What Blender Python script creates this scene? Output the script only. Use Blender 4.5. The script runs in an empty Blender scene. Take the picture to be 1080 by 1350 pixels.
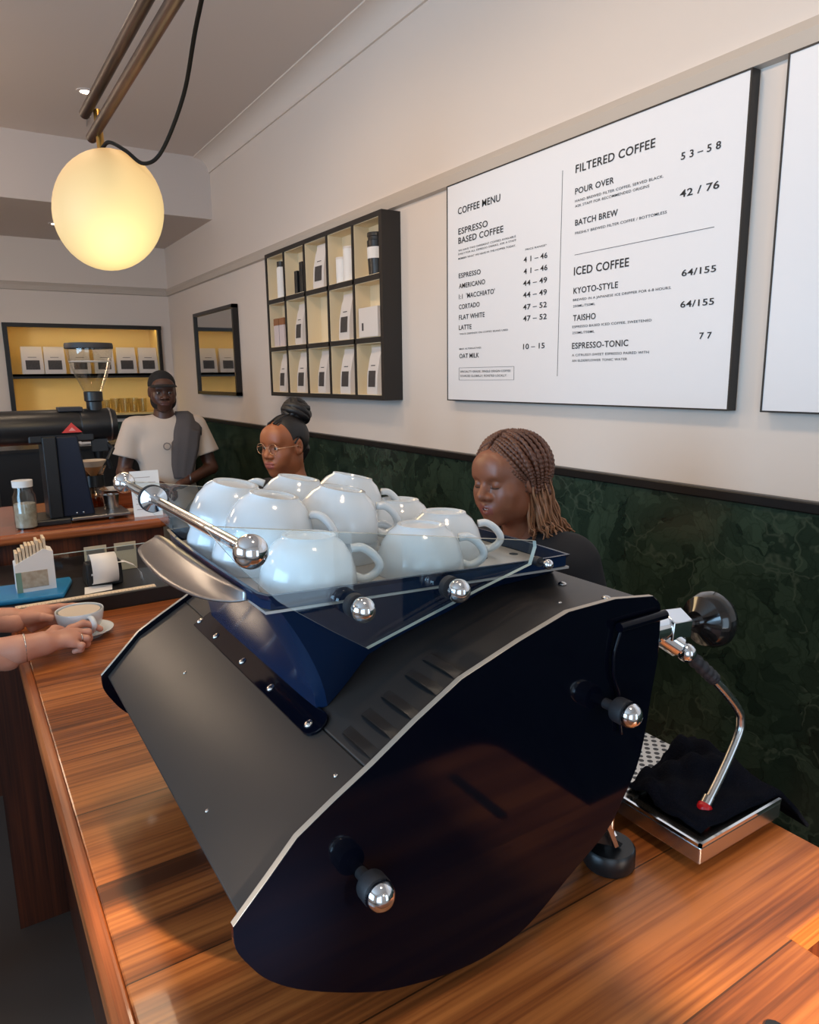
import bpy, bmesh, math, random
import numpy as np
from mathutils import Vector, Matrix, Euler
random.seed(7); np.random.seed(7)
PI = math.pi
SC = bpy.context.scene
COL = SC.collection
def R(a): return math.radians(a)
def srgb(r, g, b):
    f = lambda c: ((c/255+.055)/1.055)**2.4 if c > 10 else c/255/12.92
    return (f(r), f(g), f(b), 1)

# ------------------------------------------------------------------ camera
cam = bpy.data.cameras.new('camera'); camo = bpy.data.objects.new('camera', cam); COL.objects.link(camo)
yaw, pit, rol = .56884585, .19061363, -.01296508
fw = Vector((math.sin(yaw)*math.cos(pit), math.cos(yaw)*math.cos(pit), -math.sin(pit)))
rt = Vector((math.cos(yaw), -math.sin(yaw), 0)); up = rt.cross(fw)
r2 = rt*math.cos(rol)+up*math.sin(rol); u2 = up*math.cos(rol)-rt*math.sin(rol)
M = Matrix((r2, u2, -fw)).transposed().to_4x4(); M.translation = (0, 0, 1.62)
camo.matrix_world = M
cam.sensor_fit = 'AUTO'; cam.sensor_width = 36; cam.lens = 932.91/1350*36
cam.clip_start = .02; cam.clip_end = 60
SC.camera = camo

# ------------------------------------------------------------------ light
vs = SC.view_settings; vs.view_transform = 'Standard'; vs.look = 'None'; vs.gamma = 1; vs.use_curve_mapping = False
vs.exposure = -.17
W = bpy.data.worlds.new('sky'); SC.world = W; W.use_nodes = True
W.node_tree.nodes['Background'].inputs[0].default_value = (.62, .80, 1, 1)
W.node_tree.nodes['Background'].inputs[1].default_value = 1.0
def area(name, loc, rot, sx, sy, power, col):
    l = bpy.data.lights.new(name, 'AREA'); l.shape = 'RECTANGLE'; l.size = sx; l.size_y = sy; l.energy = power; l.color = col
    o = bpy.data.objects.new(name, l); o.location = loc; o.rotation_euler = rot; COL.objects.link(o); return o
# daylight coming in through the shopfront window behind the camera and the door glass on the customer side
area('window_daylight', (-1.25, -1.56, 1.45), (R(90), 0, 0), 1.85, 1.7, 22, (.60, .80, 1))
area('window_daylight', (1.185, -1.56, 1.29), (R(90), 0, 0), .6, 1.4, 5, (.60, .80, 1))
area('side_window_daylight', (-2.94, .9, 1.75), (R(90), 0, R(-90)), 2.4, 1.6, 118, (.40, .69, 1))
sl = bpy.data.lights.new('sun', 'SUN'); sl.energy = 15; sl.angle = R(2.2); sl.color = (1, .82, .62)
so = bpy.data.objects.new('sun', sl); so.rotation_euler = Vector((-.09, .85, -.45)).to_track_quat('-Z', 'Y').to_euler(); COL.objects.link(so)
def lamp(name, loc, power, col, size=.05, spot=None, aim=None):
    l = bpy.data.lights.new(name, 'SPOT' if spot else 'POINT'); l.energy = power; l.color = col; l.shadow_soft_size = size
    if spot: l.spot_size = R(spot); l.spot_blend = .7
    o = bpy.data.objects.new(name, l); o.location = loc; COL.objects.link(o)
    if aim: o.rotation_euler = Vector(aim).to_track_quat('-Z', 'Y').to_euler()
    return o

# unseen warm spots added to brighten the menu wall and the room
for x_, y_, p_ in ((.55, .2, 29), (.55, 1.5, 30), (.45, 2.9, 28)):
    lamp('wall_wash_fill', (x_, y_, 3.1), p_, (1, .75, .51), .12, 150, (.35, 0, -1))
# bare point lights added out of view to lift the ceiling and back room
for x_, y_, p_ in ((-1.6, 2.6, 14), (-1.0, 4.5, 42)):
    lamp('room_fill', (x_, y_, 2.35), p_, (1, .76, .54), .18)

# ------------------------------------------------------------------ materials
MATS = {}
def mat(name, col, rough=.5, metal=0, spec=.5, bump=None, coat=0, emit=None, estr=0, var=None):
    m = bpy.data.materials.new(name); m.use_nodes = True; nt = m.node_tree; b = nt.nodes['Principled BSDF']
    b.inputs['Base Color'].default_value = col; b.inputs['Roughness'].default_value = rough; b.inputs['Metallic'].default_value = metal
    b.inputs['Specular IOR Level'].default_value = spec; b.inputs['Coat Weight'].default_value = coat; b.inputs['Coat Roughness'].default_value = .05
    if emit: b.inputs['Emission Color'].default_value = emit; b.inputs['Emission Strength'].default_value = estr
    tc = nt.nodes.new('ShaderNodeTexCoord')
    if bump:
        n = nt.nodes.new('ShaderNodeTexNoise'); n.inputs['Scale'].default_value = bump[0]; n.inputs['Detail'].default_value = 4
        bp = nt.nodes.new('ShaderNodeBump'); bp.inputs['Strength'].default_value = bump[1]; bp.inputs['Distance'].default_value = bump[2] if len(bump) > 2 else .002
        nt.links.new(tc.outputs['Object'], n.inputs['Vector']); nt.links.new(n.outputs['Fac'], bp.inputs['Height']); nt.links.new(bp.outputs[0], b.inputs['Normal'])
    if var:
        n2 = nt.nodes.new('ShaderNodeTexNoise'); n2.inputs['Scale'].default_value = var[0]; n2.inputs['Detail'].default_value = 3
        mx = nt.nodes.new('ShaderNodeMix'); mx.data_type = 'RGBA'; mx.inputs[6].default_value = col; mx.inputs[7].default_value = var[1]
        nt.links.new(tc.outputs['Object'], n2.inputs['Vector']); nt.links.new(n2.outputs['Fac'], mx.inputs[0]); nt.links.new(mx.outputs[2], b.inputs['Base Color'])
    MATS[name] = m; return m
def wood(name, c1, c2, c3, grain='X', plank=.17, rough=.28, joints=True, coat=.25):
    m = mat(name, c2, rough, coat=coat); nt = m.node_tree; b = nt.nodes['Principled BSDF']; N = nt.nodes.new; L = nt.links.new
    tc = N('ShaderNodeTexCoord'); sp = N('ShaderNodeSeparateXYZ'); L(tc.outputs['Object'], sp.inputs[0])
    iy, ix, iz = (1, 0, 2) if grain == 'X' else ((0, 1, 2) if grain == 'Y' else (0, 2, 1))
    def math_(op, a, v):
        n = N('ShaderNodeMath'); n.operation = op
        if isinstance(a, (int, float)): n.inputs[0].default_value = a
        else: L(a, n.inputs[0])
        if isinstance(v, (int, float)): n.inputs[1].default_value = v
        else: L(v, n.inputs[1])
        return n.outputs[0]
    q = math_('DIVIDE', sp.outputs[iy], plank); fl = math_('FLOOR', q, 0); fr = math_('FRACT', q, 0)
    wn = N('ShaderNodeTexWhiteNoise'); wn.noise_dimensions = '1D'; L(fl, wn.inputs['W'])
    cb = N('ShaderNodeCombineXYZ')
    L(math_('ADD', math_('MULTIPLY', sp.outputs[ix], 1.6), math_('MULTIPLY', wn.outputs['Value'], 40)), cb.inputs[0])
    L(math_('MULTIPLY', sp.outputs[iy], 22), cb.inputs[1]); L(math_('MULTIPLY', sp.outputs[iz], 22), cb.inputs[2])
    n1 = N('ShaderNodeTexNoise'); n1.inputs['Scale'].default_value = 1; n1.inputs['Detail'].default_value = 5; n1.inputs['Distortion'].default_value = .5; L(cb.outputs[0], n1.inputs['Vector'])
    cb2 = N('ShaderNodeVectorMath'); cb2.operation = 'MULTIPLY'; cb2.inputs[1].default_value = (1.5, 7, 7); L(cb.outputs[0], cb2.inputs[0])
    n2 = N('ShaderNodeTexNoise'); n2.inputs['Scale'].default_value = 1; n2.inputs['Detail'].default_value = 4; L(cb2.outputs[0], n2.inputs['Vector'])
    f = math_('ADD', math_('MULTIPLY', n1.outputs['Fac'], .62), math_('MULTIPLY', n2.outputs['Fac'], .43))
    f = math_('ADD', f, math_('MULTIPLY', math_('SUBTRACT', wn.outputs['Value'], .5), .09))
    rp = N('ShaderNodeValToRGB'); L(f, rp.inputs[0]); e = rp.color_ramp.elements
    e[0].position = .36; e[0].color = c1; e[1].position = .68; e[1].color = c3; x = e.new(.52); x.color = c2
    out = rp.outputs[0]
    if joints:
        j = math_('LESS_THAN', fr, .012); mx = N('ShaderNodeMix'); mx.data_type = 'RGBA'; L(math_('MULTIPLY', j, .8), mx.inputs[0]); L(out, mx.inputs[6]); mx.inputs[7].default_value = (.012, .005, .002, 1); out = mx.outputs[2]
    L(out, b.inputs['Base Color'])
    bp = N('ShaderNodeBump'); bp.inputs['Strength'].default_value = .08; bp.inputs['Distance'].default_value = .001; L(n2.outputs['Fac'], bp.inputs['Height']); L(bp.outputs[0], b.inputs['Normal'])
    return m
def glassm(name, tint=(.93, .96, .96, 1), refl=1.0):
    m = bpy.data.materials.new(name); m.use_nodes = True; nt = m.node_tree; nt.nodes.clear(); N = nt.nodes.new; L = nt.links.new
    o = N('ShaderNodeOutputMaterial'); t = N('ShaderNodeBsdfTransparent'); t.inputs[0].default_value = tint
    g = N('ShaderNodeBsdfGlossy'); g.inputs['Roughness'].default_value = .02; g.inputs[0].default_value = (refl, refl, refl, 1)
    lw = N('ShaderNodeLayerWeight'); lw.inputs[0].default_value = .5; pw = N('ShaderNodeMath'); pw.operation = 'POWER'; pw.inputs[1].default_value = 4; L(lw.outputs['Facing'], pw.inputs[0])
    fr = N('ShaderNodeMath'); fr.operation = 'MULTIPLY_ADD'; fr.inputs[1].default_value = .55; fr.inputs[2].default_value = .04; L(pw.outputs[0], fr.inputs[0]); mx = N('ShaderNodeMixShader')
    L(fr.outputs[0], mx.inputs[0]); L(t.outputs[0], mx.inputs[1]); L(g.outputs[0], mx.inputs[2]); L(mx.outputs[0], o.inputs[0]); MATS[name] = m; return m

plaster = mat('plaster', srgb(226, 212, 200), .75, bump=(60, .08))
ceilm = mat('ceiling_paint', srgb(214, 200, 190), .8)
rail_m = mat('rail_paint', srgb(196, 182, 168), .5)
black_trim = mat('black_trim', srgb(22, 19, 18), .35)
blackp = mat('black_plastic', (.012, .012, .013, 1), .35)
shelf_black = mat('shelf_black', srgb(34, 30, 28), .45)
cream = mat('cream_board', srgb(232, 212, 176), .6)
floor_m = mat('floor_tile', srgb(70, 60, 54), .4)
boardm = mat('board_white', srgb(236, 233, 233), .45)
ink = mat('ink', srgb(34, 32, 34), .6)
shellm = mat('shell_paint', srgb(56, 51, 48), .40, metal=.25, bump=(900, .12, .0004))
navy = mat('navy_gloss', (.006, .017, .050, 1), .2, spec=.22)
panelm = mat('panel_black', (.002, .0027, .0068, 1), .07, spec=.16)
edge_m = mat('panel_edge', srgb(176, 164, 150), .35, metal=.3)
chrome = mat('chrome', (.82, .83, .85, 1), .08, metal=1)
steel = mat('steel', (.62, .60, .58, 1), .24, metal=1)
steel_soft = mat('steel_satin', (.27, .26, .26, 1), .34, metal=1)
tray_m = mat('tray_metal', srgb(196, 190, 184), .35, metal=.5)
dark_rub = mat('dark_rubber', srgb(44, 44, 48), .55, bump=(300, .2, .0006))
porcelain = mat('porcelain', srgb(220, 225, 228), .14, coat=.3)
red_m = mat('red_rubber', srgb(190, 16, 24), .3)
brass = mat('brass', srgb(186, 140, 72), .3, metal=.9)
rod_m = wood('rod_wood', srgb(40, 25, 18), srgb(72, 46, 33), srgb(100, 63, 44), grain='Y', plank=9, rough=.5, joints=False, coat=0)
paper = mat('paper', srgb(226, 216, 208), .7)
paperw = mat('paper_white', srgb(236, 232, 228), .7)
labelb = mat('label_black', srgb(44, 40, 40), .6, var=(90, srgb(86, 80, 78)))
cardb = mat('cardboard', srgb(214, 192, 168), .7)
bluep = mat('blue_plastic', srgb(28, 128, 184), .3)
brown_pr = mat('brown_print', srgb(150, 118, 88), .7, var=(60, srgb(210, 200, 180)))
green_pr = mat('green_print', srgb(120, 150, 130), .7)
oldred = mat('emblem_red', srgb(214, 62, 54), .4)
towel_m = mat('towel_terry', srgb(14, 16, 26), .95, bump=(420, 1.0, .004), spec=.1)
glass_c = glassm('clear_glass')
glass_e = mat('glass_edge', srgb(188, 200, 196), .15)
glass_amber = glassm('coffee_glass', (.75, .5, .32, 1))
lens_m = glassm('lens_glass', (.96, .96, .96, 1))
counter_w = wood('counter_wood', srgb(72, 34, 14), srgb(142, 76, 34), srgb(190, 112, 54), grain='X', plank=.19, rough=.34, coat=.12)
border_w = wood('border_wood', srgb(92, 42, 18), srgb(150, 78, 38), srgb(186, 106, 56), grain='Y', plank=3, rough=.28, joints=False)
dark_w = wood('dark_wood', srgb(40, 16, 8), srgb(78, 34, 17), srgb(104, 48, 24), grain='Z', plank=.09, rough=.35)
edge_w = wood('edge_wood', srgb(88, 40, 18), srgb(150, 76, 40), srgb(178, 98, 54), grain='X', plank=3, rough=.25, joints=False)
# mottled dark green marble with pale broken veins
marble = mat('green_marble', (.01, .02, .014, 1), .16)
def _marble():
    nt = marble.node_tree; b = nt.nodes['Principled BSDF']; N = nt.nodes.new; L = nt.links.new
    tc = N('ShaderNodeTexCoord'); n0 = N('ShaderNodeTexNoise'); n0.inputs['Scale'].default_value = 4; n0.inputs['Detail'].default_value = 4
    L(tc.outputs['Object'], n0.inputs['Vector'])
    mxv = N('ShaderNodeMix'); mxv.data_type = 'RGBA'; mxv.inputs[0].default_value = .30; L(tc.outputs['Object'], mxv.inputs[6]); L(n0.outputs['Color'], mxv.inputs[7])
    v = N('ShaderNodeTexVoronoi'); v.feature = 'DISTANCE_TO_EDGE'; v.inputs['Scale'].default_value = 13; L(mxv.outputs[2], v.inputs['Vector'])
    v2 = N('ShaderNodeTexVoronoi'); v2.feature = 'DISTANCE_TO_EDGE'; v2.inputs['Scale'].default_value = 38; L(mxv.outputs[2], v2.inputs['Vector'])
    v3 = N('ShaderNodeTexVoronoi'); v3.inputs['Scale'].default_value = 22; L(mxv.outputs[2], v3.inputs['Vector'])
    base = N('ShaderNodeValToRGB'); L(v3.outputs['Color'], base.inputs[0]); e = base.color_ramp.elements
    e[0].color = srgb(30, 42, 34); e[1].color = srgb(56, 71, 57); e[0].position = .1; e[1].position = 1
    r1 = N('ShaderNodeValToRGB'); L(v.outputs['Distance'], r1.inputs[0]); r1.color_ramp.elements[0].color = (1, 1, 1, 1); r1.color_ramp.elements[1].color = (0, 0, 0, 1); r1.color_ramp.elements[1].position = .045
    r2_ = N('ShaderNodeValToRGB'); L(v2.outputs['Distance'], r2_.inputs[0]); r2_.color_ramp.elements[0].color = (.6, .6, .6, 1); r2_.color_ramp.elements[1].color = (0, 0, 0, 1); r2_.color_ramp.elements[1].position = .05
    ad = N('ShaderNodeMath'); ad.operation = 'MAXIMUM'; L(r1.outputs[0], ad.inputs[0]); L(r2_.outputs[0], ad.inputs[1])
    n4 = N('ShaderNodeTexNoise'); n4.inputs['Scale'].default_value = 7; L(tc.outputs['Object'], n4.inputs['Vector'])
    mu = N('ShaderNodeMath'); mu.operation = 'MULTIPLY'; L(ad.outputs[0], mu.inputs[0]); L(n4.outputs['Fac'], mu.inputs[1])
    mx = N('ShaderNodeMix'); mx.data_type = 'RGBA'; L(mu.outputs[0], mx.inputs[0]); L(base.outputs[0], mx.inputs[6]); mx.inputs[7].default_value = srgb(16, 24, 18)
    mx2 = N('ShaderNodeMix'); mx2.data_type = 'RGBA'; m3 = N('ShaderNodeMath'); m3.operation = 'MULTIPLY'; m3.inputs[1].default_value = .30; L(r1.outputs[0], m3.inputs[0])
    m4 = N('ShaderNodeMath'); m4.operation = 'GREATER_THAN'; m4.inputs[1].default_value = .53; L(n4.outputs['Fac'], m4.inputs[0]); m5 = N('ShaderNodeMath'); m5.operation = 'MULTIPLY'; L(m3.outputs[0], m5.inputs[0]); L(m4.outputs[0], m5.inputs[1])
    L(m5.outputs[0], mx2.inputs[0]); L(mx.outputs[2], mx2.inputs[6]); mx2.inputs[7].default_value = srgb(104, 118, 98)
    L(mx2.outputs[2], b.inputs['Base Color'])
_marble()
# perforated steel: dark round holes in rows
perf = mat('perforated_steel', (.66, .63, .58, 1), .3, metal=1)
def _perf(m, pitch, rad):
    nt = m.node_tree; b = nt.nodes['Principled BSDF']; N = nt.nodes.new; L = nt.links.new
    tc = N('ShaderNodeTexCoord'); v = N('ShaderNodeTexVoronoi'); v.voronoi_dimensions = '2D'; v.inputs['Scale'].default_value = 1/pitch; v.inputs['Randomness'].default_value = 0
    rt_ = N('ShaderNodeMapping'); rt_.inputs['Rotation'].default_value = (0, 0, R(45)); L(tc.outputs['Object'], rt_.inputs[0]); L(rt_.outputs[0], v.inputs['Vector'])
    lt = N('ShaderNodeMath'); lt.operation = 'LESS_THAN'; lt.inputs[1].default_value = rad; L(v.outputs['Distance'], lt.inputs[0])
    mx = N('ShaderNodeMix'); mx.data_type = 'RGBA'; mx.inputs[6].default_value = b.inputs['Base Color'].default_value; mx.inputs[7].default_value = (.01, .01, .01, 1); L(lt.outputs[0], mx.inputs[0]); L(mx.outputs[2], b.inputs['Base Color'])
    iv = N('ShaderNodeMath'); iv.operation = 'SUBTRACT'; iv.inputs[0].default_value = 1; L(lt.outputs[0], iv.inputs[1]); L(iv.outputs[0], b.inputs['Metallic'])
_perf(perf, .014, .33)

# ------------------------------------------------------------------ mesh helpers
def tag(o, label=None, cat=None, group=None, kind=None):
    if label: o['label'] = label
    if cat: o['category'] = cat
    if group: o['group'] = group
    if kind: o['kind'] = kind
    return o
def empty(name, loc, label, cat, group=None, rz=0):
    o = bpy.data.objects.new(name, None); o.empty_display_size = .05; COL.objects.link(o); o.location = loc; o.rotation_euler = (0, 0, rz)
    return tag(o, label, cat, group)
def link(name, me, m, parent=None, label=None, smooth=False):
    if isinstance(m, (list, tuple)):
        for x in m: me.materials.append(x)
    elif m: me.materials.append(m)
    if smooth: me.polygons.foreach_set('use_smooth', [True]*len(me.polygons))
    o = bpy.data.objects.new(name, me); COL.objects.link(o)
    if parent: o.parent = parent
    if label: o['label'] = label
    return o
class MB:
    """collects shapes in one mesh"""
    def __init__(s): s.bm = bmesh.new(); s.mi = 0
    def _v(s, pts): return [s.bm.verts.new(p) for p in pts]
    def _f(s, vs):
        try:
            f = s.bm.faces.new(vs); f.material_index = s.mi; return f
        except ValueError: return None
    def box(s, x0, x1, y0, y1, z0, z1):
        v = s._v([(x, y, z) for x in (x0, x1) for y in (y0, y1) for z in (z0, z1)])
        for q in ((0, 1, 3, 2), (4, 6, 7, 5), (0, 4, 5, 1), (2, 3, 7, 6), (0, 2, 6, 4), (1, 5, 7, 3)): s._f([v[i] for i in q])
        return s
    def prism(s, poly, axis, a, b):
        """poly in the two remaining axes, extruded along axis from a to b"""
        def P(u, w, t): return (t, u, w) if axis == 0 else ((u, t, w) if axis == 1 else (u, w, t))
        A = s._v([P(u, w, a) for u, w in poly]); B = s._v([P(u, w, b) for u, w in poly]); n = len(poly)
        s._f(A[::-1]); s._f(B)
        for i in range(n): s._f([A[i], A[(i+1) % n], B[(i+1) % n], B[i]])
        return s
    def lathe(s, prof, c=(0, 0, 0), axis=(0, 0, 1), seg=32, cap=True):
        ax = Vector(axis).normalized(); q = Vector((0, 0, 1)).rotation_difference(ax); c = Vector(c); rings = []
        for r, z in prof:
            if r < 1e-6: rings.append(s._v([c+q@Vector((0, 0, z))]))
            else: rings.append(s._v([c+q@Vector((r*math.cos(2*PI*i/seg), r*math.sin(2*PI*i/seg), z)) for i in range(seg)]))
        for a, b in zip(rings, rings[1:]):
            for i in range(seg):
                j = (i+1) % seg
                if len(a) == 1 and len(b) == 1: continue
                if len(a) == 1: s._f([a[0], b[j], b[i]])
                elif len(b) == 1: s._f([a[i], a[j], b[0]])
                else: s._f([a[i], a[j], b[j], b[i]])
        if cap:
            if len(rings[0]) > 1: s._f(rings[0][::-1])
            if len(rings[-1]) > 1: s._f(rings[-1])
        return s
    def cyl(s, a, b, r, r2=None, seg=24):
        a, b = Vector(a), Vector(b); return s.lathe([(r, 0), (r if r2 is None else r2, (b-a).length)], a, b-a, seg)
    def tube(s, pts, r, seg=10, close=False):
        P = [Vector(p) for p in pts]; n = len(P); rr = r if isinstance(r, (list, tuple)) else [r]*n; rings = []
        prev = None
        for i in range(n):
            if close: t = (P[(i+1) % n]-P[i-1])
            else: t = P[min(i+1, n-1)]-P[max(i-1, 0)]
            t.normalize()
            if prev is None:
                u = t.orthogonal().normalized()
            else:
                u = prev-t*prev.dot(t)
                u = u.normalized() if u.length > 1e-6 else t.orthogonal().normalized()
            prev = u; w = t.cross(u)
            rings.append(s._v([P[i]+(u*math.cos(2*PI*k/seg)+w*math.sin(2*PI*k/seg))*rr[i] for k in range(seg)]))
        m = n if close else n-1
        for i in range(m):
            a, b = rings[i], rings[(i+1) % n]
            for k in range(seg): s._f([a[k], a[(k+1) % seg], b[(k+1) % seg], b[k]])
        if not close: s._f(rings[0][::-1]); s._f(rings[-1])
        return s
    def ball(s, c, r, seg=24, rz=None):
        rz = rz or r; n = seg//2
        return s.lathe([(r*math.sin(PI*i/n), -rz*math.cos(PI*i/n)) for i in range(n+1)], c, (0, 0, 1), seg)
    def grid(s, P):
        """P[i][j] points"""
        V = [s._v(r) for r in P]
        for i in range(len(V)-1):
            for j in range(len(V[0])-1): s._f([V[i][j], V[i+1][j], V[i+1][j+1], V[i][j+1]])
        return s
    def build(s, name, m, parent=None, label=None, smooth=None, bevel=0, solid=0, subsurf=0, bseg=2):
        bmesh.ops.remove_doubles(s.bm, verts=s.bm.verts, dist=1e-6)
        bmesh.ops.recalc_face_normals(s.bm, faces=s.bm.faces)
        me = bpy.data.meshes.new(name); s.bm.to_mesh(me); s.bm.free()
        o = link(name, me, m, parent, label)
        if solid:
            k = o.modifiers.new('t', 'SOLIDIFY'); k.thickness = solid; k.offset = 0
        if bevel:
            k = o.modifiers.new('b', 'BEVEL'); k.width = bevel; k.segments = bseg; k.limit_method = 'ANGLE'; k.angle_limit = R(35); k.harden_normals = False
        if subsurf:
            k = o.modifiers.new('s', 'SUBSURF'); k.levels = k.render_levels = subsurf
        if smooth:
            me.polygons.foreach_set('use_smooth', [True]*len(me.polygons))
            if smooth is not True: me.set_sharp_from_angle(angle=R(smooth))
        return o
def bez(pts, n=8):
    """Catmull-Rom through points"""
    P = [Vector(p) for p in pts]; P = [P[0]*2-P[1]]+P+[P[-1]*2-P[-2]]; out = []
    for i in range(1, len(P)-2):
        a, b, c, d = P[i-1:i+3]
        for k in range(n):
            t = k/n; out.append(.5*((2*b)+(c-a)*t+(2*a-5*b+4*c-d)*t*t+(3*b-a-3*c+d)*t**3))
    out.append(P[-2]); return out
def struct(name, mb, m, **k): return tag(mb.build(name, m, **k), kind='structure')
def dup(o, loc=None, rot=None, label=None):
    c = o.copy(); COL.objects.link(c)
    if loc is not None: c.location = loc
    if rot is not None: c.rotation_euler = rot
    if label: c['label'] = label
    for ch in o.children:
        d = ch.copy(); COL.objects.link(d); d.parent = c
        for g in ch.children:
            e = g.copy(); COL.objects.link(e); e.parent = d
    return c

# ------------------------------------------------------------------ room
WX, BY, CZ = 1.8, 6.9, 3.2
struct('floor', MB().box(-3, WX, -1.6, BY, -.1, 0), floor_m)
struct('ceiling', MB().box(-3, WX, -1.6, BY, CZ, CZ+.1), ceilm)
struct('wall_right', MB().box(WX, WX+.1, -1.6, BY, 0, CZ), plaster)
struct('wall_back', MB().box(-3, .45, BY, BY+.1, 0, CZ).box(.45, 1.69, BY, BY+.1, 2.09, CZ).box(1.69, WX+.1, BY, BY+.1, 0, CZ).box(.45, 1.69, BY, BY+.1, 0, 1.30), plaster)
wl = MB().box(-3.1, -3, -1.6, -.35, 0, CZ).box(-3.1, -3, 2.15, BY, 0, CZ).box(-3.1, -3, -.35, 2.15, 0, .9).box(-3.1, -3, -.35, 2.15, 2.6, CZ)
struct('wall_left', wl, plaster)
wf = MB().box(-3.1, -2.2, -1.7, -1.6, 0, CZ).box(1.5, WX+.1, -1.7, -1.6, 0, CZ).box(-2.2, 1.5, -1.7, -1.6, 0, .55).box(-2.2, 1.5, -1.7, -1.6, 2.40, CZ)
struct('wall_front', wf, plaster)
wp_ = MB().box(-.3, .48, -1.7, -1.6, .55, 2.20).box(.48, .81, -1.7, -1.6, .55, 2.40).box(.81, 1.5, -1.7, -1.6, 2.075, 2.40)  # unseen pillar and panels added to cut the sun into patches on the counter
struct('sun_blocker', wp_, plaster)
fr = MB()
for x in (-2.2, -.95, 1.45): fr.box(x, x+.05, -1.68, -1.62, .55, 2.40)
fr.box(-2.2, 1.5, -1.68, -1.62, .55, .6).box(-2.2, 1.5, -1.68, -1.62, 2.36, 2.40)
struct('window_1', fr, black_trim)
fr = MB()
for y in (-.35, .875, 2.1): fr.box(-3.08, -3.02, y, y+.05, .9, 2.6)
fr.box(-3.08, -3.02, -.35, 2.15, .9, .95).box(-3.08, -3.02, -.35, 2.15, 2.55, 2.6)
struct('window_2', fr, black_trim)
# lowered soffit at the back
struct('trim_1', MB().box(-3, WX, 5.49, BY, 2.78, CZ), ceilm)
# cornice, picture rail, dado cap
pr = [(WX, CZ), (WX, CZ-.10), (WX-.012, CZ-.10), (WX-.012, CZ-.088)]+[(WX-.012-.09*(1-math.cos(R(a))), CZ-.088+.08*math.sin(R(a))) for a in (15, 35, 55, 75, 90)]+[(WX-.115, CZ-.008), (WX-.115, CZ)]
struct('trim_2', MB().prism(pr, 1, -1.6, 5.49), plaster, smooth=40)
rp_ = [(WX, 2.36), (WX-.02, 2.365), (WX-.024, 2.40), (WX-.014, 2.425), (WX, 2.43)]
struct('trim_3', MB().prism(rp_, 1, -1.6, BY), rail_m)
struct('trim_4', MB().prism([(BY, 2.36), (BY-.02, 2.365), (BY-.024, 2.40), (BY-.014, 2.425), (BY, 2.43)], 0, -3, WX), rail_m)
mbm = MB()
y = -1.6
while y < BY: mbm.box(WX-.02, WX, y+.0008, min(y+1.2, BY)-.0008, .1, 1.268); y += 1.2
struct('trim_5', mbm, marble)
struct('trim_6', MB().box(WX-.03, WX, -1.6, BY, 1.268, 1.298), black_trim, bevel=.004)
struct('trim_7', MB().box(-3, WX, BY-.02, BY, .1, 1.24), marble)
struct('baseboard_right', MB().box(WX-.025, WX, -1.6, BY, 0, .1), black_trim)

# back-wall lit display niche (black frame, two bays, LED strip under each top)
nic = empty('display_niche', (1.07, BY, 1.3), 'black framed lit display niche with yellow glow in the back wall', 'shelf')
def loc(o, p): o.parent = p; o.matrix_parent_inverse = Matrix.Translation(-p.location); return o
nb = MB().box(.45, 1.69, BY+.28, BY+.3, 1.3, 2.09).box(.45, .47, BY, BY+.28, 1.3, 2.09).box(1.67, 1.69, BY, BY+.28, 1.3, 2.09).box(.45, 1.69, BY, BY+.28, 2.076, 2.09).box(.45, 1.69, BY, BY+.28, 1.3, 1.315)
loc(nb.build('lining', mat('niche_lining', srgb(226, 200, 140), .6)), nic)
loc(MB().box(.43, 1.71, BY-.03, BY+.01, 2.06, 2.093).box(1.678, 1.705, BY-.03, BY+.01, 1.28, 2.06).box(.43, .465, BY-.035, BY+.01, 1.28, 2.06).box(.43, 1.71, BY-.035, BY+.01, 1.27, 1.30).build('frame', black_trim), nic)
loc(MB().box(.47, 1.67, BY-.02, BY+.27, 1.652, 1.672).box(.47, 1.67, BY-.02, BY-.01, 1.634, 1.672).build('shelf_board', black_trim), nic)
led = mat('led_strip', (1, .8, .3, 1), .5, emit=(1, .70, .22, 1), estr=10)
loc(MB().box(.5, 1.65, BY+.015, BY+.045, 2.067, 2.074).build('light_strip', led), nic)
loc(MB().box(.5, 1.65, BY+.0, BY+.03, 1.644, 1.650).build('light_strip', led), nic)

# coffee bags, one kind: flat-bottom pouch with folded top and a dark printed label
def make_bag(name, label, cat, group, w=.12, d=.07, h=.24):
    e = empty(name, (0, 0, 0), label, cat, group)
    mb = MB()
    prof = [(0, 1, 1), (.06, 1.02, 1.04), (.45, 1.0, .9), (.78, .98, .45), (.9, .97, .16), (1, .96, .08)]
    P = []
    for t, sx, sy in prof:
        P.append([(sx*w/2*cx, sy*d/2*cy, t*h) for cx, cy in ((-1, -1), (0, -1.06), (1, -1), (1.03, 0), (1, 1), (0, 1.06), (-1, 1), (-1.03, 0), (-1, -1))])
    mb.grid(P); mb._f(mb._v(P[0][:8][::-1])); mb._f(mb._v(P[-1][:8]))
    mb.build('pouch', paper, e, smooth=50)
    def front(z): return -d/2*np.interp(z/h, [p[0] for p in prof], [p[2] for p in prof])*1.06-.0012
    lb = MB(); zs = np.linspace(.16*h, .50*h, 4)
    lb.grid([[(x, front(z), z) for x in (-.33*w, .33*w)] for z in zs]); lb.build('printed_label', labelb, e, solid=.0008)
    lb = MB(); lb.grid([[(x, front(z), z) for x in (-.2*w, .2*w)] for z in (.60*h, .618*h)]); lb.build('printed_line', labelb, e, solid=.0006)
    return e
bag0 = make_bag('coffee_bag', 'x', 'coffee bag', 'x')
first = [True]
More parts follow.
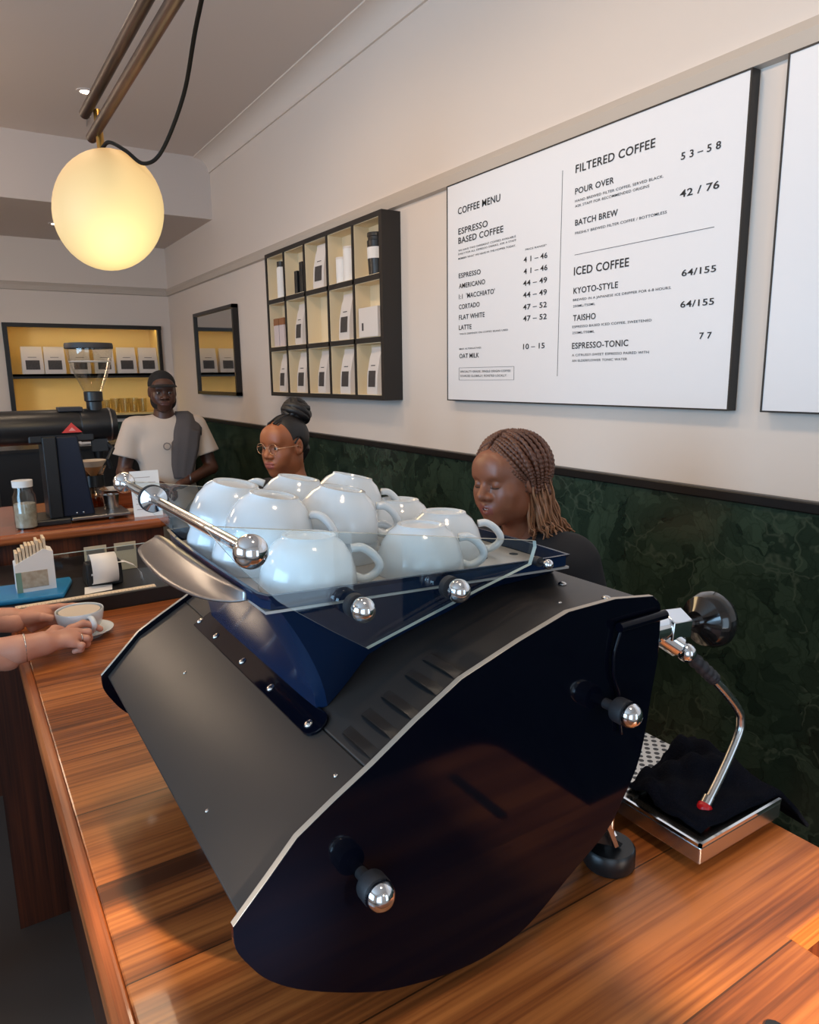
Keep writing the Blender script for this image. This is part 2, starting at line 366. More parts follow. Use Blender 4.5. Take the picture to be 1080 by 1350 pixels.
def bag(x, y, z, rz, label, group, s=1):
    o = bag0 if first[0] else dup(bag0); first[0] = False
    o.location = (x, y, z); o.rotation_euler = (0, 0, rz); o.scale = (s, s, s); o['label'] = label; o['group'] = group; return o
names = ['leftmost visible, cut off by the picture edge', 'second from the left, beside the grinder hopper', 'behind the left side of the clear hopper', 'behind the right side of the clear hopper', 'just right of the clear hopper', 'rightmost, next to the frame corner']
for i, x in enumerate((.632, .805, 1.005, 1.205, 1.395, 1.585)):
    bag(x, BY+.05, 1.672, R(random.uniform(-4, 4)), 'pale coffee bag on the glowing back shelf, '+names[i], 'coffee bags on the lit back shelf', .96).scale.x = 1.36
# glasses stacked on the niche's lower ledge
gl0 = None
for i, (x, s) in enumerate(((1.12, 1), (1.20, 1.1), (1.28, 1.2), (1.36, 1.2), (1.44, 1.2), (1.52, 1.15))):
    if gl0 is None:
        gl0 = MB().lathe([(.03, 0), (.036, .11), (.034, .11), (.028, .006), (0, .006)], seg=20).build('drinking_glass', glassm('tumbler_glass', (.86, .84, .76, 1)), smooth=40); o = gl0
    else: o = dup(gl0)
    o.location = (x, BY+.12, 1.315); o.scale = (s, s, s)
    tag(o, 'clear drinking glass in the row of tumblers under the glowing shelf, place %d from the left' % (i+1) if 0 else ['clear tumbler at the left end of the row under the lit shelf', 'clear tumbler second in the row under the lit shelf', 'clear tumbler third in the row under the lit shelf', 'clear tumbler fourth in the row, left of the man in the cap', 'clear tumbler fifth in the row, by the shoulder of the man in the cap', 'clear tumbler last in the row, hidden beside the head of the man in the cap'][i], 'glass', 'tumblers under the lit shelf')
# back work counter below the niche
bc = empty('back_counter', (.6, 6.5, 0), 'dark work counter along the back wall under the lit niche', 'counter')
loc(MB().box(-1.5, 1.74, 6.25, BY-.02, 0, .98).build('cabinet', blackp), bc); loc(MB().box(-1.5, 1.75, 6.2, BY-.02, .98, 1.02).build('worktop', black_trim), bc)
sd = empty('side_shelf_unit', (.62, 5.2, 0), 'low dark shelf unit behind the man in the cap', 'shelf')
loc(MB().box(.2, .98, 5.1, 5.5, 0, 1.17).build('body', blackp), sd); loc(MB().box(.18, 1.0, 5.08, 5.52, 1.17, 1.19).build('top', black_trim), sd)
wb = MB().box(-.09, .09, -.07, .07, 0, .055).box(-.1, .1, -.08, .08, .055, .075).build('white_box', paper, bevel=.004)
wb.location = (.80, 5.3, 1.19); tag(wb, 'small white lidded box on the dark shelf left of the man in the cap', 'box')

# ------------------------------------------------------------------ wall picture, shelf grid, menu boards
pic = empty('framed_picture', (WX, 5.525, 1.81), 'black framed glazed picture reflecting the lit shelf, on the right wall', 'picture')
mir = mat('reflecting_glass', (.55, .53, .50, 1), .03, metal=1)
loc(MB().box(WX-.045, WX-.005, 5.04, 6.01, 1.49, 1.515).box(WX-.045, WX-.005, 5.04, 6.01, 2.11, 2.135).box(WX-.045, WX-.005, 5.04, 5.065, 1.49, 2.135).box(WX-.045, WX-.005, 5.985, 6.01, 1.49, 2.135).build('frame', black_trim), pic)
loc(MB().box(WX-.03, WX-.005, 5.06, 5.99, 1.51, 2.115).build('glazing', mir), pic)

sx0, sx1 = 1.70, WX; SY0, SY1, SZ0, SZ1 = 2.86, 4.25, 1.507, 2.345
su = empty('wall_shelf', (WX, (SY0+SY1)/2, SZ0), 'black wall-hung cubby shelf of fifteen cream-lined compartments', 'shelf')
t = .022
loc(MB().box(sx0, sx1, SY0, SY0+t*1.2, SZ0, SZ1).box(sx0, sx1, SY1-t, SY1, SZ0, SZ1).box(sx0, sx1, SY0+t*1.2, SY1-t, SZ0, SZ0+t).box(sx0, sx1, SY0+t*1.2, SY1-t, SZ1-t, SZ1).build('carcass', shelf_black), su)
cw = (SY1-SY0)/5; rh = (SZ1-SZ0)/3
for k in range(1, 5): loc(MB().box(sx0, sx1-.01, SY0+k*cw-.008, SY0+k*cw+.008, SZ0+t, SZ1-t).build('divider', shelf_black), su)
for k in range(1, 3): loc(MB().box(sx0, sx1-.01, SY0+t, SY1-t, SZ0+k*rh-.012, SZ0+k*rh+.012).build('shelf_board', shelf_black), su)
ln = MB()
for c in range(5):
    for r in range(3):
        y0 = SY0+c*cw+(.0085 if c else t*1.2+.0005); y1 = SY0+(c+1)*cw-(.0085 if c < 4 else t+.0005); z0 = SZ0+r*rh+(.0125 if r else t+.0005); z1 = SZ0+(r+1)*rh-(.0125 if r < 2 else t+.0005)
        ln.box(sx1-.012, sx1-.006, y0, y1, z0, z1).box(sx0+.006, sx1-.012, y0, y0+.003, z0, z1).box(sx0+.006, sx1-.012, y1-.003, y1, z0, z1).box(sx0+.006, sx1-.012, y0, y1, z0, z0+.003).box(sx0+.006, sx1-.012, y0, y1, z1-.003, z1)
loc(ln.build('lining', cream), su)
def cell(c, r, off=.5): # c counted from the far end, r from the bottom
    return SY1-(c+off)*cw, SZ0+r*rh+(.016 if r else t+.004)
COLN = ['far-left', 'second', 'middle', 'fourth', 'right-hand']
for c, r, off in ((0, 0, .56), (1, 0, .54), (2, 0, .52), (3, 0, .50), (4, 0, .50), (1, 1, .52), (3, 1, .52), (2, 2, .52)):
    y, z = cell(c, r, off)
    bag(sx0+.047, y, z, R(-90+random.uniform(-5, 5)), 'white coffee bag with dark label in the %s row of the cubby shelf, %s compartment' % (['bottom', 'middle', 'top'][r], COLN[c]), 'coffee bags in the cubby shelf', .93)
def small(name, mb, m, c, r, off, label, cat, x=sx0+.055, **k):
    y, z = cell(c, r, off); o = mb.build(name, m, **k); o.location = (x, y, z); return tag(o, label, cat)
def lathe_obj(prof, seg=24): return MB().lathe(prof, seg=seg)
# top row
y, z = cell(0, 2, .48); e = empty('flask', (sx0+.05, y, z), 'slim white flask with black lid in the top far-left compartment', 'flask')
lathe_obj([(.03, 0), (.03, .17), (.024, .18)]).build('body', paperw, e, smooth=40); lathe_obj([(.027, .18), (.027, .21), (.0, .211)]).build('lid', blackp, e, smooth=40)
for off, h, w, lab in ((.42, .125, .035, 'shorter black upright carton in the second top compartment'), (.68, .165, .04, 'taller black upright carton in the second top compartment')):
    y, z = cell(1, 2, off); o = MB().box(-.03, .03, -w/2, w/2, 0, h).build('black_carton', blackp, bevel=.003); o.location = (sx0+.05, y, z); tag(o, lab, 'box')
y, z = cell(1, 2, .26); o = MB().box(-.02, .02, -.02, .02, 0, .1).build('brown_carton', brown_pr, bevel=.002); o.location = (sx0+.06, y, z); tag(o, 'small brown printed carton beside black cartons on the cubby shelf', 'box')
for off, h, r, lab in ((.30, .125, .035, 'shorter white canister in the fourth top compartment of the cubby shelf'), (.60, .165, .036, 'taller white canister in the fourth top compartment of the cubby shelf')):
    y, z = cell(3, 2, off); e = empty('canister', (sx0+.05, y, z), lab, 'canister')
    lathe_obj([(r, 0), (r, h-.012), (r*.99, h-.01)]).build('body', paperw, e, smooth=40); lathe_obj([(r*1.02, h-.01), (r*1.02, h), (0, h+.001)]).build('lid', paper, e, smooth=40)
y, z = cell(4, 2, .48); e = empty('travel_mug', (sx0+.06, y, z), 'black travel mug with white sleeve in the top right compartment', 'mug')
lathe_obj([(.04, 0), (.045, .075)]).build('body', blackp, e, smooth=40); lathe_obj([(.046, .075), (.048, .125)]).build('sleeve', paperw, e, smooth=40); lathe_obj([(.046, .125), (.047, .155), (.042, .158), (.042, .172), (.046, .174), (.045, .19), (0, .191)]).build('lid', blackp, e, smooth=40)
# middle row
for off, lab in ((.30, 'narrow pale carton with brown top, nearer the far corner of the cubby shelf'), (.60, 'narrow pale carton with brown top, right of its twin on the cubby shelf')):
    y, z = cell(0, 1, off); e = empty('filter_carton', (sx0+.05, y, z), lab, 'box', 'narrow pale cartons')
    MB().box(-.03, .03, -.036, .036, 0, .145).build('carton', mat('pale_print', srgb(214, 198, 196), .7), e); MB().box(-.031, .031, -.037, .037, .125, .165).build('flap', mat('brown_flap', srgb(150, 100, 66), .6), e)
y, z = cell(4, 1, .48); e = empty('white_carton', (sx0+.055, y, z), 'square cream carton in the middle right compartment', 'box')
MB().box(-.055, .04, -.095, .085, 0, .135).build('carton', paper, e); MB().box(-.0562, -.0552, .04, .055, .03, .065).build('printed_mark', labelb, e)

FX = 1.765
def board(name, y0, y1, z0, z1, label):
    e = empty(name, (FX, (y0+y1)/2, z0), label, 'sign')
    loc(MB().box(FX, FX+.008, y0+.004, y1-.004, z0+.004, z1-.004).build('face', boardm), e)
    f = MB().box(FX-.002, WX-.003, y0, y0+.0045, z0, z1).box(FX-.002, WX-.003, y1-.0045, y1, z0, z1).box(FX-.002, WX-.003, y0+.0045, y1-.0045, z0, z0+.0045).box(FX-.002, WX-.003, y0+.0045, y1-.0045, z1-.0045, z1)
    f.box(FX+.008, WX-.004, y0+.0045, y1-.0045, z0+.0045, z1-.0045)
    loc(f.build('frame', shelf_black), e); return e
mb_ = board('menu_board', 1.156, 2.452, 1.515, 2.358, 'large white menu board listing coffee prices on the right wall')
board('blank_board', -.1, 1.066, 1.515, 2.358, 'second white board on the right wall, mostly cut off')
TXT = [('COFFEE MENU', 2.3774, 2.2382, 0.257, 0.0247), ('ESPRESSO', 2.3746, 2.163, 0.1832, 0.0227), ('BASED COFFEE', 2.3746, 2.1284, 0.2733, 0.0228), ('WE HAVE TWO DIFFERENT COFFEES AVAILABLE', 2.3746, 2.0993, 0.3425, 0.0069), ('DAILY FOR ALL ESPRESSO DRINKS. ASK A STAFF', 2.3746, 2.0861, 0.345, 0.0069), ('MEMBER WHAT WE HAVE IN THE HOPPER TODAY.', 2.3746, 2.0685, 0.3433, 0.0069), ('PRICE RANGE*', 1.9794, 2.0462, 0.1065, 0.0061), ('ESPRESSO', 2.3718, 1.9981, 0.1397, 0.0178), ('AMERICANO', 2.3704, 1.9586, 0.1659, 0.0178), ("1:1  'MACCHIATO'", 2.3704, 1.9177, 0.2241, 0.0179), ('CORTADO', 2.3704, 1.8782, 0.1332, 0.018), ('FLAT WHITE', 2.3703, 1.8376, 0.1647, 0.0181), ('LATTE', 2.3703, 1.7977, 0.0826, 0.0182), ('*PRICE DEPENDS ON COFFEE BEANS USED', 2.3675, 1.7781, 0.2993, 0.0064), ('MILK ALTERNATIVES', 2.3675, 1.7196, 0.1419, 0.0064), ('OAT MILK', 2.3674, 1.686, 0.1283, 0.0177), ('4 1 \u2013 46', 1.9879, 2.0072, 0.1194, 0.0178), ('4 1 \u2013 46', 1.9868, 1.9674, 0.1197, 0.0179), ('44 \u2013 49', 1.989, 1.9271, 0.1213, 0.018), ('44 \u2013 49', 1.9879, 1.887, 0.1206, 0.0181), ('47 \u2013 52', 1.9868, 1.8452, 0.1209, 0.0182), ('47 \u2013 52', 1.9858, 1.8056, 0.1212, 0.0183), ('10 \u2013 15', 1.9832, 1.7078, 0.1109, 0.0185), ('SPECIALTY GRADE, SINGLE ORIGIN COFFEE', 2.3605, 1.6285, 0.3102, 0.0081), ('SOURCED GLOBALLY. ROASTED LOCALLY.', 2.3605, 1.6116, 0.2899, 0.0081), ('FILTERED COFFEE', 1.7485, 2.2476, 0.3072, 0.0241), ('5 3 \u2013 5 8', 1.3523, 2.1912, 0.1215, 0.0186), ('POUR OVER', 1.7477, 2.1836, 0.1598, 0.0179), ('HAND BREWED FILTER COFFEE, SERVED BLACK.', 1.7465, 2.1592, 0.3396, 0.0077), ('ASK STAFF FOR RECOMMENDED ORIGINS', 1.7458, 2.1435, 0.2907, 0.0077), ('42 / 76', 1.3489, 2.0934, 0.1209, 0.0189), ('BATCH BREW', 1.7435, 2.0878, 0.1753, 0.0181), ('FRESHLY BREWED FILTER COFFEE / BOTTOMLESS', 1.7423, 2.0606, 0.3525, 0.0078), ('ICED COFFEE', 1.7425, 1.9345, 0.2256, 0.0252), ('64/155', 1.3287, 1.8828, 0.1076, 0.0171), ('KYOTO-STYLE', 1.7419, 1.8764, 0.1863, 0.0187), ('BREWED IN A JAPANESE ICE DRIPPER FOR 6-8 HOURS.', 1.7427, 1.8528, 0.3824, 0.0074), ('250ML/750ML', 1.7419, 1.833, 0.0962, 0.0074), ('64/155', 1.3269, 1.7979, 0.1061, 0.0173), ('TAISHO', 1.7401, 1.7898, 0.0984, 0.0189), ('ESPRESSO BASED ICED COFFEE, SWEETENED', 1.7419, 1.7672, 0.3186, 0.0075), ('250ML/750ML', 1.7412, 1.7477, 0.097, 0.0075), ('7 7', 1.2595, 1.709, 0.0379, 0.0171), ('ESPRESSO-TONIC', 1.741, 1.7002, 0.2352, 0.0192), ('A CITRUSSY-SWEET ESPRESSO PAIRED WITH', 1.7399, 1.6755, 0.3125, 0.0076), ('AN ELDERFLOWER TONIC WATER', 1.7392, 1.6575, 0.2318, 0.0076)]
def text_mesh(s, bold):
    cu = bpy.data.curves.new('t', 'FONT'); cu.body = s; cu.size = 1; cu.offset = bold; cu.extrude = 0; cu.space_character = 1.06; cu.resolution_u = 3
    o = bpy.data.objects.new('t', cu); COL.objects.link(o)
    bpy.context.view_layer.update(); dg = bpy.context.evaluated_depsgraph_get()
    me = bpy.data.meshes.new_from_object(o.evaluated_get(dg)); bpy.data.objects.remove(o); bpy.data.curves.remove(cu); return me
def put_text(s, y, z, w, h, parent, m=ink, x=FX-.0012, name='lettering', bold=None):
    me = text_mesh(s, (.014 if h > .012 else .002) if bold is None else bold)
    co = np.zeros(len(me.vertices)*3); me.vertices.foreach_get('co', co); co = co.reshape(-1, 3)
    lo, hi = co[:, 0].min(), co[:, 0].max()
    a = (co[:, 0]-lo)/(hi-lo)*w; b = co[:, 1]/.70*h
    out = np.stack([np.full(len(a), x), y-a, z+b], 1); me.vertices.foreach_set('co', out.ravel()); me.update()
    return loc(link(name, me, m), parent)
for s, y, z, w, h in TXT: put_text(s, y, z, w, h, mb_)
lines = MB()
def ln_(y0, z0, y1, z1, w=.0016):
    if abs(y0-y1) > abs(z0-z1): lines.box(FX-.0012, FX, min(y0, y1), max(y0, y1), (z0+z1)/2-w/2, (z0+z1)/2+w/2)
    else: lines.box(FX-.0012, FX, (y0+y1)/2-w/2, (y0+y1)/2+w/2, min(z0, z1), max(z0, z1))
ln_(1.8066, 2.269, 1.8066, 1.611); ln_(1.7415, 1.998, 1.2357, 1.998)
for a in ((2.370, 1.6478, 2.0315, 1.6478), (2.370, 1.599, 2.0315, 1.599), (2.370, 1.6478, 2.370, 1.599), (2.0315, 1.6478, 2.0315, 1.599)): ln_(*a, w=.0012)
loc(lines.build('ruled_lines', mat('ink_grey', srgb(110, 106, 106), .6)), mb_)

# ------------------------------------------------------------------ lamp, downlights
def downlight(x, y, z, label):
    e = empty('downlight', (x, y, z), label, 'light', 'recessed downlights')
    MB().lathe([(.032, 0), (.05, 0), (.05, -.006), (.032, -.006), (.032, 0)], seg=24, cap=False).build('rim', ceilm, e)
    MB().lathe([(0, -.001), (.032, -.001)], seg=20, cap=False).build('bulb', mat('bulb', (1, .9, .8, 1), .5, emit=(1, .86, .7, 1), estr=14), e)
    lamp('downlight_glow', (x, y, z-.03), 10, (1, .80, .60), .04, 110, (0, 0, -1))
downlight(.833, 4.6, CZ, 'round recessed downlight in the ceiling left of the lamp arm')
downlight(.823, 6.2, 2.78, 'round recessed downlight in the lowered soffit beside the globe')
w = MB().cyl((.70, 3.9, CZ), (.74, 4.05, 2.62), .0015, seg=6)
pl = empty('pendant_lamp', (.462, 2.356, 2.111), 'glowing opal globe lamp hanging from a brass stem on brown arms', 'lamp')
globe_m = mat('opal_glass', (1, .93, .72, 1), .6, emit=(1, .74, .36, 1), estr=1.0)
def _globe():
    # opal glass lit from a bulb low in the globe: emission strongest near the bulb
    nt = globe_m.node_tree; b = nt.nodes['Principled BSDF']; N = nt.nodes.new; L = nt.links.new
    b.inputs['Base Color'].default_value = (.36, .28, .17, 1)
    tc = N('ShaderNodeTexCoord'); vd = N('ShaderNodeVectorMath'); vd.operation = 'DISTANCE'; L(tc.outputs['Object'], vd.inputs[0]); vd.inputs[1].default_value = (.07, -.11, -.09)
    rp = N('ShaderNodeValToRGB'); L(vd.outputs['Value'], rp.inputs[0]); e = rp.color_ramp.elements
    e[0].position = .05; e[0].color = (1, .84, .36, 1); e[1].position = .33; e[1].color = (.72, .33, .09, 1)
    L(rp.outputs[0], b.inputs['Emission Color']); b.inputs['Emission Strength'].default_value = .84
_globe()
n = 24
gm = MB().lathe([(.152*math.sin(PI*i/n), -.172*math.cos(PI*i/n)) for i in range(n+1)], seg=48).build('globe', globe_m, pl, smooth=True)
gm.rotation_euler = (R(6), R(22), 0)
lamp('globe_glow', (.462, 2.1, 1.84), 7, (1, .72, .38), .16)
q = Vector((.462, 2.356, 2.111))
def L_(p): return Vector(p)-q
MB().cyl(L_((.461, 2.386, 2.262)), L_((.463, 2.41, 2.40)), .011).build('stem', brass, pl, smooth=40)
MB().lathe([(.02, -.01), (.03, 0), (.02, .012), (.011, .02)], L_((.461, 2.386, 2.262))).build('collar', brass, pl, smooth=40)
d = Vector((.030, -.640, .045))
for nm, a in (('arm', Vector((.449, 2.46, 2.335))), ('arm', Vector((.435, 2.455, 2.398)))):
    o = MB().cyl(a-q, a-q+d*2.6, .0155).build(nm, rod_m, pl, smooth=40, bevel=.004)
    MB().ball(a-q+Vector((.012, .0, -.002)), .007, 12).build('bolt', steel, o)
MB().tube([p-q for p in bez([(.461, 2.384, 2.288), (.475, 2.335, 2.296), (.506, 2.28, 2.264), (.545, 2.242, 2.226), (.59, 2.21, 2.258), (.615, 2.05, 2.36), (.60, 1.85, 2.46), (.585, 1.6, 2.55), (.6, 1.2, 2.7), (.6, .9, 3.19)])], .0055, 10).build('cable', mat('cable_black', (.004, .004, .004, 1), .7, spec=.2), pl, smooth=True)
tag(MB().tube([(.93, 5.2, CZ), (.835, 4.55, 3.17)], .002, 6).build('wire', steel_soft), 'thin suspension wire at the ceiling beside a downlight', 'wire')

# ------------------------------------------------------------------ bar counter
ctz = .94
bar = empty('bar_counter', (.5, 1.2, 0), 'long wooden bar counter under the espresso machine', 'counter')
def nose(z1, z0): return [(.07, z0+.012), (.0715, z1-.010), (.0785, z1-.0025), (.088, z1), (.093, z1), (.093, z0), (.08, z0)]
ctop = MB()
co_ = [(.093, .13), (.74, .13)]+[(.74+.05*math.sin(R(a)), .18-.05*math.cos(R(a))) for a in (20, 45, 70)]+[(.79, .18), (.79, .385), (.99, .385), (.99, 2.08), (.66, 2.08), (.66, 2.2), (.093, 2.2)]
ctop.prism(co_, 2, ctz-.045, ctz)
ct_o = loc(ctop.build('countertop', counter_w, bevel=.003), bar)
loc(MB().prism([(.656+.010*math.cos(R(a)), .325+.010*math.sin(R(a))) for a in range(0, 181, 30)]+[(.656+.010*math.cos(R(a)), .20+.010*math.sin(R(a))) for a in range(180, 361, 30)], 2, ctz, ctz+.0012).build('cable_slot', blackp), bar)
loc(MB().prism(nose(ctz, ctz-.045), 1, .13, 2.2).build('edge_border', border_w, bevel=.002), bar)
loc(MB().box(.135, .76, .17, .42, 0, ctz-.045).box(.135, .95, .42, 2.06, 0, ctz-.045).box(.135, .64, 2.06, 2.2, 0, ctz-.045).build('base', dark_w), bar)
loc(MB().prism([(.085, ctz-.13), (.10, ctz-.045), (.135, ctz-.045), (.135, ctz-.16)], 1, .17, 2.2).build('fascia', dark_w), bar)
ext = empty('low_display_cabinet', (.3, 2.6, 0), 'low dark display cabinet closing the far end of the bar', 'cabinet')
loc(MB().box(.0, .64, 2.2, 2.98, 0, .90).build('body', dark_w), ext); loc(MB().box(.0, .64, 2.2, 2.98, .90, .94).build('top', black_trim), ext)

# ------------------------------------------------------------------ espresso machine
em = empty('espresso_machine', (.45, .85, ctz), 'large black espresso machine with leaf-shaped end panels on the bar', 'espresso machine')
SP = [(.167, 1.142), (.223, 1.201), (.412, 1.309), (.563, 1.352), (.707, 1.345)]
def sz(x): return float(np.interp(x, [p[0] for p in SP], [p[1] for p in SP]))
outl = [(.150, 1.132), (.16, 1.118), (.171, 1.095), (.19, 1.068), (.227, 1.037), (.294, .998), (.345, .979), (.412, .964), (.47, .963), (.514, .973), (.576, 1.008), (.642, 1.046), (.671, 1.081), (.701, 1.134), (.717, 1.22), (.725, 1.265), (.725, 1.325), (.720, 1.338), (.709, 1.347), (.64, 1.356), (.563, 1.355), (.49, 1.336), (.412, 1.312), (.355, 1.281), (.304, 1.250), (.262, 1.227), (.223, 1.204), (.193, 1.174)]
outl = [(.159, 1.141)]+outl[1:]
_a = [p[:2] for p in bez([(x, z, 0) for x, z in outl[:18]], 4)]
outl = [tuple(p) for p in _a]+outl[18:]
Y0, Y1 = .548, 1.205
def panel(ya, yb):
    mb = MB()
    o = mb.prism(outl, 1, ya, yb).build('end_panel', [panelm, edge_m], em, smooth=30)
    o.location = -em.location
    n = len(outl)
    for p in o.data.polygons:
        if abs(p.normal.y) < .5 and p.normal.z > .2: p.material_index = 1
    k = o.modifiers.new('b', 'BEVEL'); k.width = .001; k.segments = 2; k.limit_method = 'ANGLE'; k.angle_limit = R(60)
    return o
pn = panel(Y0, Y0+.008); pf = panel(Y1-.008, Y1)
def E(o): o.location = -em.location; return o
ins = .006
def shell(xa, xb, name, extra=()):
    xs = sorted({xa, xb} | {p[0] for p in SP if xa < p[0] < xb})
    top = [(x, sz(x)-ins) for x in xs]; bot = [(x, sz(x)-ins-.003) for x in xs][::-1]
    return E(MB().prism(top+bot, 1, Y0+.008, Y1-.008).build(name, shellm, em, bevel=.006, bseg=3, smooth=30))
sh = shell(.169, .303, 'lower_shell'); sh2 = shell(.3045, .712, 'upper_shell')
E(MB().prism([(.303, sz(.303)-ins-.004), (.3045, sz(.3045)-ins-.004), (.3045, sz(.3045)-ins-.002), (.303, sz(.303)-ins-.002)], 1, Y0+.008, Y1-.008).build('seam', blackp, em))
# inner body
E(MB().prism([(.20, 1.13), (.23, 1.19), (.41, 1.29), (.56, 1.333), (.69, 1.325), (.70, 1.24), (.66, 1.12), (.60, 1.06), (.44, 1.02), (.28, 1.04)], 1, Y0+.014, Y1-.012).build('body', blackp, em))
# louvres pressed into the upper shell: raised hood with a dark slot
al = math.atan2(1.309-1.201, .412-.223); tx, tz_, nx, nz = math.cos(al), math.sin(al), -math.sin(al), math.cos(al)
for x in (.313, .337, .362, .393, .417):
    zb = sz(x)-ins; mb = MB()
    def P_(u, y, h): return (x+u*tx+h*nx, y, zb+u*tz_+h*nz)
    ys = np.linspace(.566, .628, 9); rows = []
    for u, hh in ((.011, .0002), (.006, .0020), (.0, .0056), (-.0008, .0058)):
        rows.append([P_(u, yy, hh*math.sin(PI*(i+.35)/8.7)**.5 if 0 < i < 8 else .0003) for i, yy in enumerate(ys)])
    mb.grid(rows); lo = E(mb.build('louvre', shellm, em, smooth=True))
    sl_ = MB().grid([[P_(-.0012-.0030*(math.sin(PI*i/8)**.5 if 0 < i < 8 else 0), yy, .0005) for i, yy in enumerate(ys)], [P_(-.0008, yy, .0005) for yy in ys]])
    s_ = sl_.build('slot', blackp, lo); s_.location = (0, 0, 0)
# shell screws
def dome(c, nrm, r, name='screw', m=steel, par=None, h=.6):
    o = MB().lathe([(r, 0), (r*.95, r*h*.5), (r*.6, r*h*.9), (0, r*h)], c, nrm, 12).build(name, m, par or em, smooth=True); o.location = -em.location if (par is None) else (0, 0, 0); return o
up_n = (nx, 0, nz)
for x, y in ((.282, .584), (.186, .709), (.24, .98)): dome((x, y, sz(x)-ins), up_n, .0028)
for x, y in ((.666, .662), (.668, .587), (.60, .60), (.61, 1.13)): dome((x, y, sz(x)-ins), (0, 0, 1), .006 if x > .66 else .003)
# bolted flange along the seam
fl = MB(); pts = []
for i in range(9): a = PI+PI*i/8; pts.append((.0165*math.cos(a), .655+.0165+.0165*math.sin(a)))
pts += [(.0165, 1.09), (-.0165, 1.09)]
for h in (0, .0035): pass
A_ = [Vector((.302+u*tx+.0*nx, yv, sz(.302)-ins+u*tz_)) for u, yv in pts]
nv = Vector(up_n)
va = fl._v(A_); vb = fl._v([p+nv*.004 for p in A_]); fl._f(va[::-1]); fl._f(vb)
for i in range(len(va)): fl._f([va[i], va[(i+1) % len(va)], vb[(i+1) % len(va)], vb[i]])
E(fl.build('flange', panelm, em, bevel=.001))
for y in (.676, .788, .889, 1.004, 1.085): dome((.2955, y, sz(.2955)-ins+.004), up_n, .0058, 'bolt')
# neck: flared navy cowl rising from the shell to the tray
TZ = lambda x: 1.392-.046*(x-.45)
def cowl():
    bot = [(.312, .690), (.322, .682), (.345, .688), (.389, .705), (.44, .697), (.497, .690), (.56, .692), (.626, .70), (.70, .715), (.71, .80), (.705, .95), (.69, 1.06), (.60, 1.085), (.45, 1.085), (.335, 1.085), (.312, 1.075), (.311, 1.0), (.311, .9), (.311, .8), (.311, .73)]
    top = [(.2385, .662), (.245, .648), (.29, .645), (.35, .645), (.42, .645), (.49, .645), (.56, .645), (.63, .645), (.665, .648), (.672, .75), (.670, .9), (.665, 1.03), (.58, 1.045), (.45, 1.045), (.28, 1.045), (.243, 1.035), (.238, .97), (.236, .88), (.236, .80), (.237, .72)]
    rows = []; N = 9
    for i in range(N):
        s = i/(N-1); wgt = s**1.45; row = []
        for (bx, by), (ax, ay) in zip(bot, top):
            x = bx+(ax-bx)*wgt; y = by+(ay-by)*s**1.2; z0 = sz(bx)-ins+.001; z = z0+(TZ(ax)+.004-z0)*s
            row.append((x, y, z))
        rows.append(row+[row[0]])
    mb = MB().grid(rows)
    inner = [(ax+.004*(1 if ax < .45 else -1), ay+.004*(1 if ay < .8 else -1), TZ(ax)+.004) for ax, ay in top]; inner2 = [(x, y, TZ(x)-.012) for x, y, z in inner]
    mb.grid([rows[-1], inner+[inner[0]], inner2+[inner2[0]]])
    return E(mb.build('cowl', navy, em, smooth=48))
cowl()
# cup tray floor with drain slots
def trayf():
    mb = MB().prism([(.243, .651), (.666, .651), (.667, 1.025), (.247, 1.03)], 2, 0, .003)
    for v in mb.bm.verts: v.co.z += TZ(v.co.x)-.016
    o = E(mb.build('cup_tray', tray_m, em)); h = MB()
    for i in range(7):
        for j in range(7):
            x = .29+i*.055+(.027 if j % 2 else 0); y = .69+j*.05
            if x < .65: h.lathe([(0, .0035), (.0065, .0035), (.0065, .003), (0, .003)], (x, y, TZ(x)-.016), (.046, 0, 1), 12)
    s = h.build('drain_holes', blackp, o); return o
trayf()
# flared lip (wing) on the customer side
outer = [(.236, 1.085, 1.385), (.214, 1.09, 1.371), (.203, 1.03, 1.372), (.199, .96, 1.372), (.199, .89, 1.372), (.206, .82, 1.373), (.217, .765, 1.376), (.232, .720, 1.382), (.241, .700, 1.388)]
inner = [(.2375, 1.083, 1.388), (.238, 1.05, 1.394), (.2375, .99, 1.397), (.2365, .94, 1.398), (.2360, .89, 1.399), (.2360, .82, 1.399), (.2365, .765, 1.399), (.2375, .725, 1.399), (.242, .703, 1.397)]
oo, ii = bez(outer, 4), bez(inner, 4)
rows = []
for s in np.linspace(0, 1, 7):
    rows.append([a.lerp(b, s)+Vector((0, 0, -.004*math.sin(PI*s)*min(1, (a-b).length/.03))) for a, b in zip(oo, ii)])
E(MB().grid(rows).build('side_lip', steel_soft, em, solid=.002, smooth=True))
# rolled underside of the lip joining the cowl
# glass ends
gpoly = [(.181, 1.488), (.585, 1.419), (.586, 1.411), (.578, 1.390), (.5, 1.372), (.347, 1.333), (.305, 1.362), (.271, 1.387), (.250, 1.403), (.233, 1.421), (.215, 1.441), (.198, 1.464)]
def gl(y):
    o = E(MB().prism(gpoly, 1, y, y+.006).build('glass_end', [glass_c, glass_e], em))
    for p in o.data.polygons:
        if abs(p.normal.y) < .5: p.material_index = 1
gl(.628); gl(.985)
